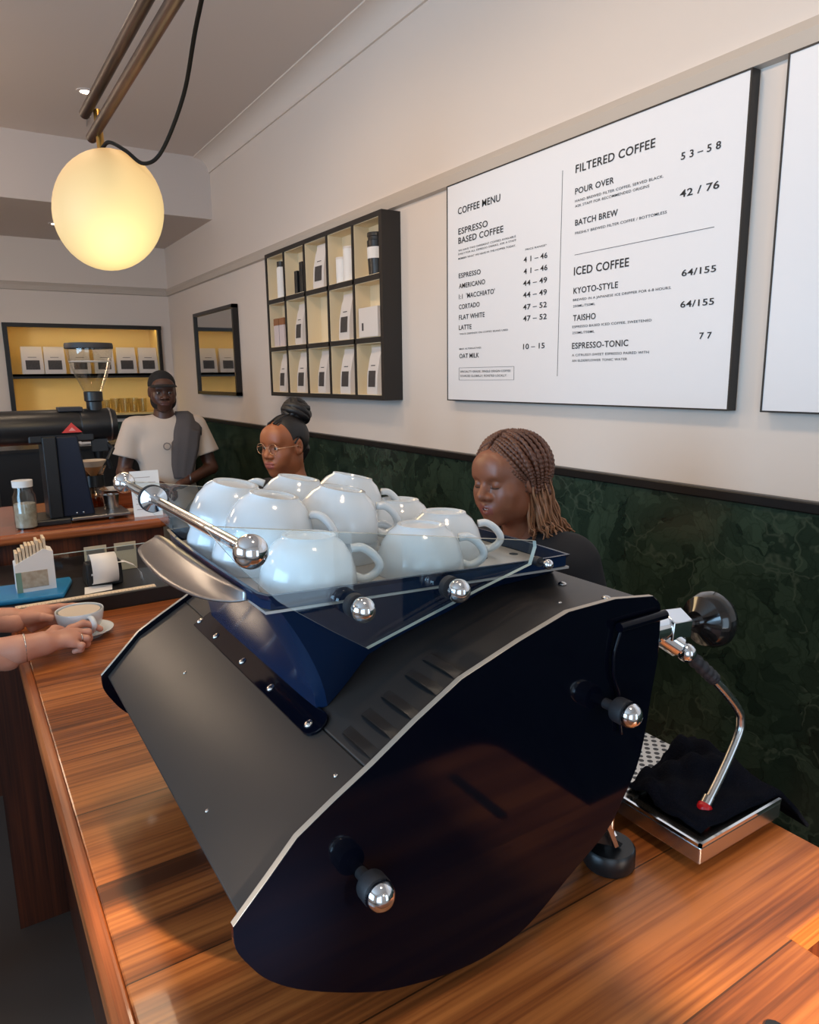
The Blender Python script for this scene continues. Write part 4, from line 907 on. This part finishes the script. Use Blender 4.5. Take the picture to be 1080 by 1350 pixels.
def hand_sdf(curl=35, spread=1.0, s=1.0):
    """wrist at origin, fingers along +y, palm facing -z, thumb on +x"""
    h = SDF()
    h.cap((0, -.03, 0), (0, .02, 0), .026*s, .028*s, .02)
    h.ell((0, .048*s, 0), (.040*s, .050*s, .016*s), .015)
    for i, (x, L, r) in enumerate(((.030, .075, .0088), (.010, .083, .0092), (-.011, .078, .0088), (-.030, .062, .0078))):
        a = np.array((x*s, .085*s, 0)); ang = 0
        for f_, seg in enumerate((.46, .30, .24)):
            ang += R(curl*(.7 if f_ == 0 else 1)); b = a+np.array((x*.12*spread*seg, math.cos(ang), -math.sin(ang)))*L*seg*s
            h.cap(a, b, r*s*(1-.08*f_), r*s*(.92-.08*f_), .005 if f_ else .008); a = b
    a = (.026*s, .02*s, -.004); b = (.050*s, .052*s, -.016*s); c = (.050*s, .080*s, -.026*s); h.cap(a, b, .014*s, .011*s, .015); h.cap(b, c, .0105*s, .009*s, .005)
    return h
def frame(pos, fwd, upv):
    f = Vector(fwd).normalized(); u = Vector(upv); u = (u-f*u.dot(f)).normalized(); r = f.cross(u)
    m = Matrix((r, f, u)).transposed().to_4x4(); m.translation = pos; return m

def body_sdf(J, fat=1.0):
    s = SDF()
    s.ell((0, J['lean']*.55, 1.24), (.165*fat, .108*fat, .20), .05).cap((-.135*fat, J['lean']*.75, 1.385), (.135*fat, J['lean']*.75, 1.385), .055, .055, .05)
    s.ell((0, J['lean']*.2+.005, 1.06), (.140*fat, .108*fat, .17), .06).ell((0, -.01, .93), (.165*fat, .118*fat, .13), .05)
    s.cap((0, J['lean']*.8-.01, 1.38), J['neck'], .060, .052, .04)
    for sg, q_ in ((-1, 'L'), (1, 'R')):
        sh_, el, wr = J['sh'+q_], J['el'+q_], J['wr'+q_]
        s.cap(sh_, el, .054*fat, .041*fat, .035); s.cap(el, wr, .041*fat, .027*fat, .015)
        s.cap((sg*.088, 0, .90), (sg*.095, .015, .50), .080*fat, .056, .04); s.cap((sg*.095, .015, .50), (sg*.10, -.01, .09), .054, .036, .02)
        s.cap((sg*.10, -.02, .05), (sg*.115, .13, .035), .036, .028, .02)
    return s
def person(name, pos, rz, scale, skin, lipm, headkw, J, headM, label, shirt, trousers, sleeve=.75, hands=(), neckhi=1.43, fat=1.0, eye=True, brow=None, shirt_gap=.012, hem=.86, handres=.003):
    e = empty(name, pos, label, 'person', rz=rz); e.scale = (scale,)*3
    b = body_sdf(J, fat); hs = head_sdf(**headkw); H = hs.xf(headM)
    full = SDF().add(b).cap(J['neck'], headM@Vector((0, -.022, -.055)), .052, .054, .03)
    body_part = nets(SDF().add(full), (-.62, -.3, 0), (.62, .55, 1.52), .011)
    hd = SDF().add(H); hc = headM.translation
    neckd = SDF().add(H).cap(Vector(J['neck'])-Vector((0, 0, .05)), headM@Vector((0, -.022, -.055)), .050, .052, .03)
    hp = nets(neckd, (hc.x-.13, hc.y-.17, hc.z-.24), (hc.x+.13, hc.y+.17, hc.z+.17), .0024)
    parts = [body_part, hp]; nb_ = len(body_part[1])
    for hM, kw in hands:
        hh = hand_sdf(**kw).xf(hM); t_ = hM.translation
        parts.append(nets(hh, (t_.x-.16, t_.y-.16, t_.z-.16), (t_.x+.16, t_.y+.16, t_.z+.16), handres))
    iM = np.array(headM.inverted()); fc = head_colour()
    def mi(c):
        l = c@iM[:3, :3].T+iM[:3, 3]; return fc(l)
    np_mesh('body', parts, [skin, lipm], e, mi)
    if eye:
        w_ = headkw.get('w', 1)
        for sg in (-1, 1):
            mb = MB().ball((0, 0, 0), .0122, 20); o = mb.build('eye', [MATS['eye_white'], MATS['eye_dark']], e, smooth=True)
            for p in o.data.polygons:
                if p.center.y > .0098: p.material_index = 1
            o.matrix_local = headM @ Matrix.Translation((sg*.032*w_, .0735, .003))
    if brow:
        for sg in (-1, 1):
            w_ = headkw.get('w', 1)
            o = MB().tube(bez([(sg*.016*w_, .0895, .0215), (sg*.030*w_, .0895, .0262), (sg*.046*w_, .0775, .021)], 6), [.0018]*6+[.0026]*5+[.0012]*2, 6).build('eyebrow', brow, e, smooth=True); o.matrix_local = headM
    # clothing
    g = shirt_gap; c = SDF()
    for o in b.ops[:4]:
        if o[0] == 'e': c.ops.append(('e', o[1], o[2]+g, o[3], None, o[5], False))
        else: c.ops.append(('c', o[1], o[2], o[3]+g, o[4]+g, o[5], False))
    for q_ in 'LR':
        sh_, el = Vector(J['sh'+q_]), Vector(J['el'+q_]); en = sh_.lerp(el, sleeve) if sleeve <= 1 else el
        c.ops.append(('k' if sleeve < 1 else 'c', np.array(sh_), np.array(en), .056*fat+g*.7, .066*fat+g*1.2 if sleeve < 1 else .046*fat+g, .03, False))
        if sleeve > 1: c.cap(el, Vector(el).lerp(Vector(J['wr'+q_]), min(sleeve-1, .95)), .046*fat+g, .034*fat+g, .02)
    if sleeve < 1:
        for q_ in 'LR':
            sh_, el = Vector(J['sh'+q_]), Vector(J['el'+q_]); ax_ = (el-sh_).normalized(); cut = sh_.lerp(el, sleeve)+ax_*.015
            c.ops.append(('cut', np.array(cut), np.array(ax_), np.array(el), None, 0, False))
    c2 = SDF(); 
    for o in c.ops:
        if o[0] != 'cut': c2.ops.append(o)
    c2.clip((0, 0, -1), -hem)
    V, F = nets(c2, (-.62, -.3, hem-.03), (.62, .5, 1.5), .0075)
    np_mesh('shirt', [(V, F)], shirt, e)
    tr = SDF()
    tr.ell((0, -.01, .93), (.165*fat+.01, .118*fat+.01, .13), .04)
    for sg in (-1, 1): tr.cap((sg*.088, 0, .90), (sg*.095, .015, .50), .090*fat, .070, .03); tr.cap((sg*.095, .015, .50), (sg*.10, -.01, .11), .068, .058, .02)
    tr.clip((0, 0, 1), 1.0)
    np_mesh('trousers', [nets(tr, (-.35, -.25, .03), (.35, .25, 1.05), .012)], trousers, e)
    sh_b = MB()
    for sg in (-1, 1): sh_b.box(sg*.107-.045, sg*.107+.045, -.075, .185, 0, .07)
    sb = sh_b.build('shoes', blackp, e, bevel=.02)
    return e
mat('eye_white', srgb(226, 218, 210), .2); mat('eye_dark', srgb(26, 14, 10), .1)
def skinmat(n_, c, c2): m = mat(n_, c, .42, var=(14, c2), bump=(260, .08, .0008)); b = m.node_tree.nodes['Principled BSDF']; b.inputs['Subsurface Weight'].default_value = .12; b.inputs['Subsurface Radius'].default_value = (.02, .008, .005); b.inputs['Subsurface Scale'].default_value = .4; return m
hair_black = mat('hair_black', srgb(20, 17, 18), .5, bump=(500, .3, .001))
def neck_head(J, off, yaw_, pitch, roll_=0):
    p = Vector(J['neck'])+Vector(off); return Matrix.Translation(p) @ Euler((R(pitch), R(roll_), R(yaw_)), 'ZXY' if 0 else 'XYZ').to_matrix().to_4x4()

# --- woman with brown braids, looking down at the machine
sk1 = skinmat('skin_brown', srgb(142, 88, 62), srgb(124, 74, 52)); lp1 = mat('lips_brown', srgb(128, 68, 56), .35)
blacktop = mat('black_cloth', srgb(26, 25, 28), .85)
J1 = dict(lean=.09, neck=(0, .085, 1.45), shL=(-.165, .06, 1.37), shR=(.165, .06, 1.37), elL=(-.21, .0, 1.10), elR=(.21, .0, 1.10), wrL=(-.215, .07, .86), wrR=(.215, .07, .86))
s1 = .89
HM1 = Matrix.Translation((.0, .155, 1.586)) @ Euler((R(-4), R(3), R(0))).to_matrix().to_4x4()
base1 = Vector((1.118, 1.302, 1.366)); rz1 = R(95)
off1 = Matrix.Rotation(rz1, 3, 'Z') @ (HM1.translation*s1)
w1 = person('person', (base1.x-off1.x, base1.y-off1.y, base1.z-off1.z), rz1, s1*1.0, sk1, lp1, dict(w=1.06, nosew=1.25, lip=1.1, eyes_shut=True, smile=True, jaw=1.10, cheek=1.15), J1, HM1,
    'woman with long brown braids smiling down behind the espresso machine', blacktop, blacktop, sleeve=1.6, eye=False, brow=mat('brow_brown', srgb(56, 34, 26), .7), hem=.86)
MB().tube(bez([(-.045, .0815, -.004), (-.032, .0885, -.0048), (-.020, .0865, -.003)], 5), .0011, 6).tube(bez([(.045, .0815, -.004), (.032, .0885, -.0048), (.020, .0865, -.003)], 5), .0011, 6).build('eyelashes', mat('lash_black', srgb(20, 14, 12), .7), w1).matrix_local = HM1
TE = MB().grid([[(x, .0900-14*x*x, z+8*x*x) for x in np.linspace(-.018, .018, 9)] for z in (-.0650, -.0585)]).build('teeth', mat('teeth', srgb(236, 228, 216), .2), w1, smooth=True); TE.matrix_local = HM1
def braids():
    rnd = random.Random(3)
    c = Vector((0, -.022, .038)); rad = Vector((.085, .106, .090))
    def on_(d, k=1.0): d = d.normalized(); s = 1/math.sqrt((d.x/rad.x)**2+(d.y/rad.y)**2+(d.z/rad.z)**2); return c+d*s*k
    mbs = MB(); curl = MB()
    cap_ = SDF().ell(c, (.082, .101, .091), .01).clip((0, .80, -.60), .034).clip((0, 0, -1), .055)
    mc_ = np_mesh('scalp_hair', [nets(cap_, (-.1, -.14, -.07), (.1, .12, .15), .004)], mat('hair_root', srgb(44, 28, 22), .6), w1); mc_.matrix_local = HM1
    for sg in (-1, 1):
        for layer, n_ in ((0, 17), (1, 15), (2, 11)):
            for i in range(n_):
                u = (i+.5*rnd.random())/(n_-1)
                st = Vector((sg*.006, .064-.150*u-.03*layer*(1-u), .10))
                az = R((64 if layer == 0 else 78)+(100-6*layer)*u+rnd.uniform(-3, 3))
                en = Vector((sg*math.sin(az), math.cos(az)*.95, -.42-.15*rnd.random()))
                pts = []
                for k in range(8):
                    t_ = k/7; d = (st-c).normalized().lerp(en.normalized(), t_)
                    pts.append(on_(d, 1.0+.035*layer+.045*layer*t_+rnd.uniform(-.006, .006)))
                low = pts[-1]; drop = .10+.055*rnd.random(); flare = .010*layer
                for k in range(1, 5):
                    t_ = k/4; pts.append(Vector((low.x*(1-.10*t_)+sg*flare*t_+rnd.uniform(-.005, .005), low.y-.016*t_+rnd.uniform(-.005, .005), low.z-drop*t_)))
                P = bez(pts, 9); nn = len(P); rr = [.0056*(1+.24*math.sin(j*1.75)) for j in range(nn)]
                sp_ = int(nn*rnd.uniform(.62, .74)); mbs.tube(P[:sp_+1], rr[:sp_+1], 7)
                for q_ in range(3):
                    of = Vector((rnd.uniform(-.006, .006), rnd.uniform(-.006, .006), 0)); ph = rnd.random()*6; n2 = nn-sp_
                    Q = [P[sp_+k]+of*(k/max(n2-1, 1)) for k in range(n2)]
                    e0 = Q[-1]
                    for k in range(1, 7): Q.append(e0+Vector((.008*math.sin(ph+k*.8)+sg*flare*.08*k, -.007*k*(.6+.5*u)+.008*math.cos(ph+k*.8), -.0075*k)))
                    curl.tube(Q, .0023, 5)
    o = mbs.build('braids', MATS['hair_braid'], w1, smooth=True); o.matrix_local = HM1; o['kind'] = 'stuff'
    o = curl.build('wavy_ends', MATS['hair_ends'], w1, smooth=True, label='honey brown loose wavy hair ends'); o.matrix_local = HM1; o['kind'] = 'stuff'
mat('hair_braid', srgb(118, 74, 52), .45, var=(30, srgb(70, 40, 30))); mat('hair_ends', srgb(178, 126, 88), .45, var=(20, srgb(128, 82, 56)))
braids()

# --- woman with glasses and a high bun
sk2 = skinmat('skin_amber', srgb(160, 98, 62), srgb(140, 80, 50)); lp2 = mat('lips_rose', srgb(150, 82, 72), .4)
J2 = dict(lean=.03, neck=(0, .03, 1.45), shL=(-.165, .01, 1.37), shR=(.165, .01, 1.37), elL=(-.22, -.02, 1.10), elR=(.22, -.02, 1.10), wrL=(-.215, .07, .86), wrR=(.215, .07, .86))
s2 = .872
HM2 = Matrix.Translation((.0, .06, 1.592)) @ Euler((R(-2), R(0), R(0))).to_matrix().to_4x4()
base2 = Vector((.958, 2.2917, 1.384)); rz2 = R(112); off2 = Matrix.Rotation(rz2, 3, 'Z') @ (HM2.translation*s2)
w2 = person('person', (base2.x-off2.x, base2.y-off2.y, base2.z-off2.z), rz2, s2, sk2, lp2, dict(w=.94, nosew=1.12, lip=1.05, jaw=.92), J2, HM2,
    'woman with round glasses and black braided bun looking left behind the cups', blacktop, blacktop, sleeve=1.6, brow=hair_black)
cap2 = SDF().ell((0, -.016, .036), (.0755, .098, .089), .01).clip((0, .86, -.52), .018).clip((0, 0, -1), .04).ell((.078, .0, -.0), (.02, .03, .04), .005, True).ell((-.078, .0, -.0), (.02, .03, .04), .005, True)
o = np_mesh('hair', [nets(cap2, (-.1, -.13, -.07), (.1, .12, .14), .003)], hair_black, w2); o.matrix_local = HM2
nk = SDF().cap((0, -.09, -.02), (0, -.07, -.085), .035, .012, .02); o = np_mesh('nape_hair', [nets(nk, (-.06, -.15, -.12), (.06, -.02, .03), .004)], hair_black, w2); o.matrix_local = HM2
bun = MB(); bc_ = Vector((0, -.078, .132)); rnd = random.Random(5)
bun.ball(bc_, .046, 18, .040)
for i in range(9):
    q_ = Euler((R(rnd.uniform(-60, 60)), R(rnd.uniform(-60, 60)), R(rnd.uniform(0, 360)))).to_matrix(); rr = rnd.uniform(.036, .050)
    bun.tube([bc_+q_@Vector((rr*math.cos(a), rr*math.sin(a), rnd.uniform(-.002, .002)+(.018 if i % 2 else -.012))) for a in np.linspace(0, 2*PI, 26)[:-1]], .0135, 8, close=True)
o = bun.build('hair_bun', hair_black, w2, smooth=True); o.matrix_local = HM2
br = MB()
for sg in (-1, 1):
    for i in range(9):
        u = i/8; a = Vector((sg*(.012+.058*u), .066-.05*u**1.5, .098-.08*u**1.6)); b = Vector((sg*.02*u, -.07, .115-.02*u))
        m_ = (a+b)/2; m_ = Vector((m_.x*1.35+sg*.006, m_.y, m_.z+.016-.012*u)); br.tube(bez([a, m_, b], 8), .0042, 6)
o = br.build('cornrows', hair_black, w2, smooth=True); o.matrix_local = HM2
gl_ = MB(); gold = mat('wire_gold', srgb(206, 170, 140), .25, metal=.8)
for sg in (-1, 1):
    gl_.tube([(sg*.033+.0225*math.cos(a), .0975-.06*abs(.0225*math.cos(a)*sg+.01)**1.2, .002+.0205*math.sin(a)) for a in np.linspace(0, 2*PI, 28)[:-1]], .0010, 6, close=True)
    gl_.tube([(sg*.056, .093, .006), (sg*.073, .05, .008), (sg*.0755, .0, .008), (sg*.076, -.02, -.008)], .0011, 6)
gl_.tube(bez([(-.0115, .098, .006), (0, .103, .009), (.0115, .098, .006)], 5), .0011, 6)
o = gl_.build('glasses_frame', gold, w2, smooth=True); o.matrix_local = HM2
for sg in (-1, 1):
    z = MB().lathe([(0, 0), (.0220, 0)], (sg*.033, .0967, .002), (sg*.10, 1, 0), 24, cap=False).build('lens', lens_m, o, smooth=True)

# --- man in a black cap and pale T-shirt
sk3 = skinmat('skin_dark', srgb(92, 58, 44), srgb(78, 48, 36)); lp3 = mat('lips_dark', srgb(96, 58, 50), .4)
J3 = dict(lean=.02, neck=(0, .02, 1.46), shL=(-.185, 0, 1.385), shR=(.185, 0, 1.385), elL=(-.262, .02, 1.115), elR=(.262, .02, 1.115), wrL=(-.085, .25, 1.06), wrR=(.085, .25, 1.06))
s3 = .965
HM3 = Matrix.Translation((.0, .045, 1.597)) @ Euler((R(-4), R(0), R(6))).to_matrix().to_4x4()
rz3 = R(168)
hL = frame((-.075, .255, 1.058), (.75, .35, -.25), (.2, -.1, 1)); hR = frame((.075, .255, 1.058), (-.75, .35, -.25), (-.2, -.1, 1))
teem = mat('tee_cloth', srgb(206, 190, 176), .85, bump=(70, .25, .003))
m3 = person('person', (1.072, 4.40, .0), rz3, s3, sk3, lp3, dict(w=1.02, nosew=1.3, lip=1.05, jaw=1.12), J3, HM3, 'man in a black cap and pale T-shirt standing beyond the grinder counter', teem, mat('trouser_grey', srgb(150, 146, 140), .8), sleeve=.66, hands=((hL, dict(curl=30)), (hR, dict(curl=38))), fat=1.0, brow=hair_black, shirt_gap=.016, hem=.82)
capm = mat('cap_black', srgb(18, 18, 21), .8)
cp = SDF().ell((0, -.012, .046), (.081, .101, .086), .01).clip((0, .12, -1), -.036)
cpo = np_mesh('cap', [nets(cp, (-.1, -.13, .0), (.1, .12, .15), .004)], capm, m3); cpo.matrix_local = HM3
brim = [[(.074*math.sin(a)*(1+.02*k), .045+.04*math.cos(a)+k*.0145*math.cos(a), .056-.0028*k-.010*math.sin(a)**2) for a in np.linspace(-1.35, 1.35, 13)] for k in range(5)]
b_ = MB().grid(brim).build('brim', capm, cpo, solid=.004, smooth=True)
bd = head_sdf(w=1.05, nosew=.6, lip=.3, jaw=1.17); bd2 = SDF(); bd2.ops = bd.ops[:9]
bd2.ell((0, .10, -.058), (.036, .022, .014), .006, True).clip((0, .55, 1), -.022).ell((0, .05, -.14), (.05, .03, .02), .01, True)
bo = np_mesh('beard', [nets(bd2, (-.1, -.05, -.14), (.1, .12, .0), .003)], mat('beard_dark', srgb(30, 22, 20), .8), m3); bo.matrix_local = HM3
# folded grey cloth over his left shoulder, hanging down the chest
drape = [[], [], [], []]
clothm = mat('grey_cloth', srgb(86, 80, 80), .9, bump=(90, .3, .003))
def drp():
    P = []
    path = [(-.15, -.135, 1.20), (-.16, -.125, 1.32), (-.15, -.07, 1.435), (-.145, .0, 1.475), (-.14, .07, 1.455), (-.125, .125, 1.38), (-.105, .152, 1.27), (-.085, .162, 1.16), (-.075, .165, 1.075)]
    wid = [.09, .10, .10, .10, .10, .105, .10, .085, .06]
    pp = bez(path, 6); ww = np.interp(np.linspace(0, 8, len(pp)), range(9), wid)
    for k in range(9):
        v = k/8-.5; P.append([Vector((p.x+v*2*w_*.78, p.y-(abs(v)**2)*.10*(1 if p.z > 1.3 else .55)*(1 if p.y > 0 else -1)+.004*math.sin(k*2.2), p.z-(max(0, -v))*.13*(1 if p.z > 1.38 else .3))) for p, w_ in zip(pp, ww)])
    return MB().grid(P).build('shoulder_cloth', clothm, m3, solid=.006, smooth=True, label='folded grey cloth over the shoulder')
drp()
MB().tube([(.0+.020*math.cos(a), .1545, 1.275+.020*math.sin(a)) for a in np.linspace(0, 2*PI, 25)[:-1]], .0035, 6, close=True).build('ring_print', mat('print_ring', srgb(140, 130, 126), .8), m3)
MB().tube([(.060+.022*math.cos(a)*0-.175, .258+.022*math.cos(a), 1.083+.024*math.sin(a)) for a in np.linspace(0, 2*PI, 20)[:-1]], .004, 6, close=True).build('bracelet', steel_soft, m3)

# --- customer holding the cup, only the hands reach into view
sk4 = skinmat('skin_pale', srgb(214, 158, 134), srgb(198, 136, 114)); lp4 = mat('lips_pale', srgb(190, 110, 100), .4)
cu = empty('person', (-.42, 1.95, 0), 'customer at the bar, hands around the white coffee cup', 'person', rz=R(-90))
jk = mat('jumper_grey', srgb(112, 110, 116), .9)
def customer():
    J = dict(lean=.10, neck=(0, .09, 1.45), shL=(-.175, .06, 1.36), shR=(.175, .06, 1.36), elL=(-.20, .21, 1.05), elR=(.16, .21, 1.05), wrL=(-.12, .5, .99), wrR=(.1, .47, .97))
    HM = Matrix.Translation((0, .12, 1.597)) @ Euler((R(-8), 0, 0)).to_matrix().to_4x4()
    # skin in world space for the hands, body in the person's own space
    I = Matrix.Translation((-.42, 1.95, 0)) @ Matrix.Rotation(R(-90), 4, 'Z')
    Iv = I.inverted(); s = SDF()
    W_ = lambda *p: tuple(Iv@Vector(p))
    h = SDF()
    # near hand: back of the hand up, index finger stretched towards the saucer
    wr = (.070, 1.852, .990); h.cap(W_(-.20, 1.86, 1.03), W_(*wr), .040, .029, .02); h.cap(W_(*wr), W_(.125, 1.866, .988), .030, .030, .02)
    h.ell(W_(.165, 1.885, .984), (.036, .046, .021), .018)
    for pts, r in ((((.196, 1.930, .992), (.226, 1.940, .997), (.249, 1.940, .988), (.266, 1.938, .974)), .0098), (((.206, 1.903, .988), (.231, 1.900, .984), (.233, 1.905, .966), (.215, 1.910, .957)), .0100), (((.201, 1.881, .983), (.224, 1.876, .976), (.224, 1.882, .960), (.206, 1.888, .954)), .0095), (((.190, 1.859, .976), (.209, 1.855, .968), (.207, 1.862, .956), (.192, 1.868, .952)), .0085)):
        h.cap(W_(.160, 1.888, .986), W_(*pts[0]), .012, r*1.12, .012)
        for i_ in range(3): h.cap(W_(*pts[i_]), W_(*pts[i_+1]), r*(1-.07*i_), r*(.93-.07*i_), .005)
    h.cap(W_(.130, 1.90, .984), W_(.160, 1.945, .992), .016, .012, .014); h.cap(W_(.160, 1.945, .992), W_(.186, 1.962, .985), .0115, .010, .005)
    # far hand: fingers curled round the far side of the cup
    h2 = SDF(); h2.cap(W_(-.20, 2.10, 1.03), W_(.07, 2.085, 1.000), .040, .029, .02); h2.ell(W_(.125, 2.085, .996), (.034, .045, .024), .018)
    for i_, (z, r) in enumerate(((1.008, .0095), (.993, .0098), (.977, .0092), (.964, .0084))):
        a = (.155, 2.097+.004*i_, z); b = (.190, 2.098, z-.002); c_ = (.222, 2.090, z-.004); d_ = (.245, 2.083, z-.005)
        h2.cap(W_(.12, 2.085, z), W_(*a), .013, r*1.1, .012); h2.cap(W_(*a), W_(*b), r, r*.95, .006); h2.cap(W_(*b), W_(*c_), r*.95, r*.88, .005); h2.cap(W_(*c_), W_(*d_), r*.88, r*.8, .005)
    h2.cap(W_(.11, 2.06, 1.0), W_(.140, 2.036, 1.004), .016, .012, .014); h2.cap(W_(.140, 2.036, 1.004), W_(.163, 2.030, .998), .0115, .0095, .005)
    b = body_sdf(J, 1.0)
    full = SDF().add(b)
    parts = [nets(full, (-.45, -.3, 0), (.45, .56, 1.52), .012)]
    hp = SDF().add(head_sdf().xf(HM)).cap(Vector(J['neck'])-Vector((0, 0, .05)), HM@Vector((0, -.022, -.055)), .050, .052, .03)
    parts.append(nets(hp, (-.13, -.05, 1.36), (.13, .29, 1.77), .004))
    parts.append(nets(h, (.0, .22, .90), (.18, .73, 1.10), .0022)); parts.append(nets(h2, (-.22, .22, .90), (.0, .73, 1.10), .0022))
    np_mesh('body', parts, sk4, cu)
    c = SDF()
    for o in b.ops[:4]:
        c.ops.append(('e', o[1], o[2]+.014, o[3], None, o[5], False) if o[0] == 'e' else ('c', o[1], o[2], o[3]+.014, o[4]+.014, o[5], False))
    for q_, w_ in (('L', (-.15, .33, 1.035)), ('R', (.09, .33, 1.035))): c.cap(J['sh'+q_], J['el'+q_], .068, .058, .03); c.cap(J['el'+q_], w_, .058, .050, .02)
    c.clip((0, 0, -1), -.86)
    np_mesh('jumper', [nets(c, (-.45, -.3, .83), (.45, .45, 1.5), .010)], jk, cu)
    tr = SDF().ell((0, -.01, .93), (.175, .128, .13), .04)
    for sg in (-1, 1): tr.cap((sg*.088, 0, .90), (sg*.095, .015, .50), .090, .070, .03); tr.cap((sg*.095, .015, .50), (sg*.10, -.01, .11), .068, .058, .02)
    np_mesh('trousers', [nets(tr, (-.35, -.25, .03), (.35, .25, 1.1), .014)], blacktop, cu)
    hr = SDF().ell((0, -.016, .036), (.080, .100, .092), .01).clip((0, .80, -.60), .036).clip((0, 0, -1), .06); o = np_mesh('hair', [nets(hr, (-.1, -.13, -.07), (.1, .12, .14), .005)], mat('hair_brown', srgb(70, 48, 34), .6), cu); o.matrix_local = HM
    sb_ = MB()
    for sg in (-1, 1): sb_.box(sg*.107-.045, sg*.107+.045, -.075, .185, 0, .07)
    sb_.build('shoes', blackp, cu, bevel=.02)
    rg = MB().tube([W_(.213+.0002, 1.8785+.0100*math.cos(a), .9795+.0100*math.sin(a)) for a in np.linspace(0, 2*PI, 20)[:-1]], .0017, 6, close=True).build('ring', steel, cu, smooth=True)
    bb = MB().tube([W_(.085, 1.855+.032*math.cos(a), .990+.032*math.sin(a)) for a in np.linspace(0, 2*PI, 24)[:-1]], .0028, 6, close=True).build('bracelet', steel, cu, smooth=True)
customer()
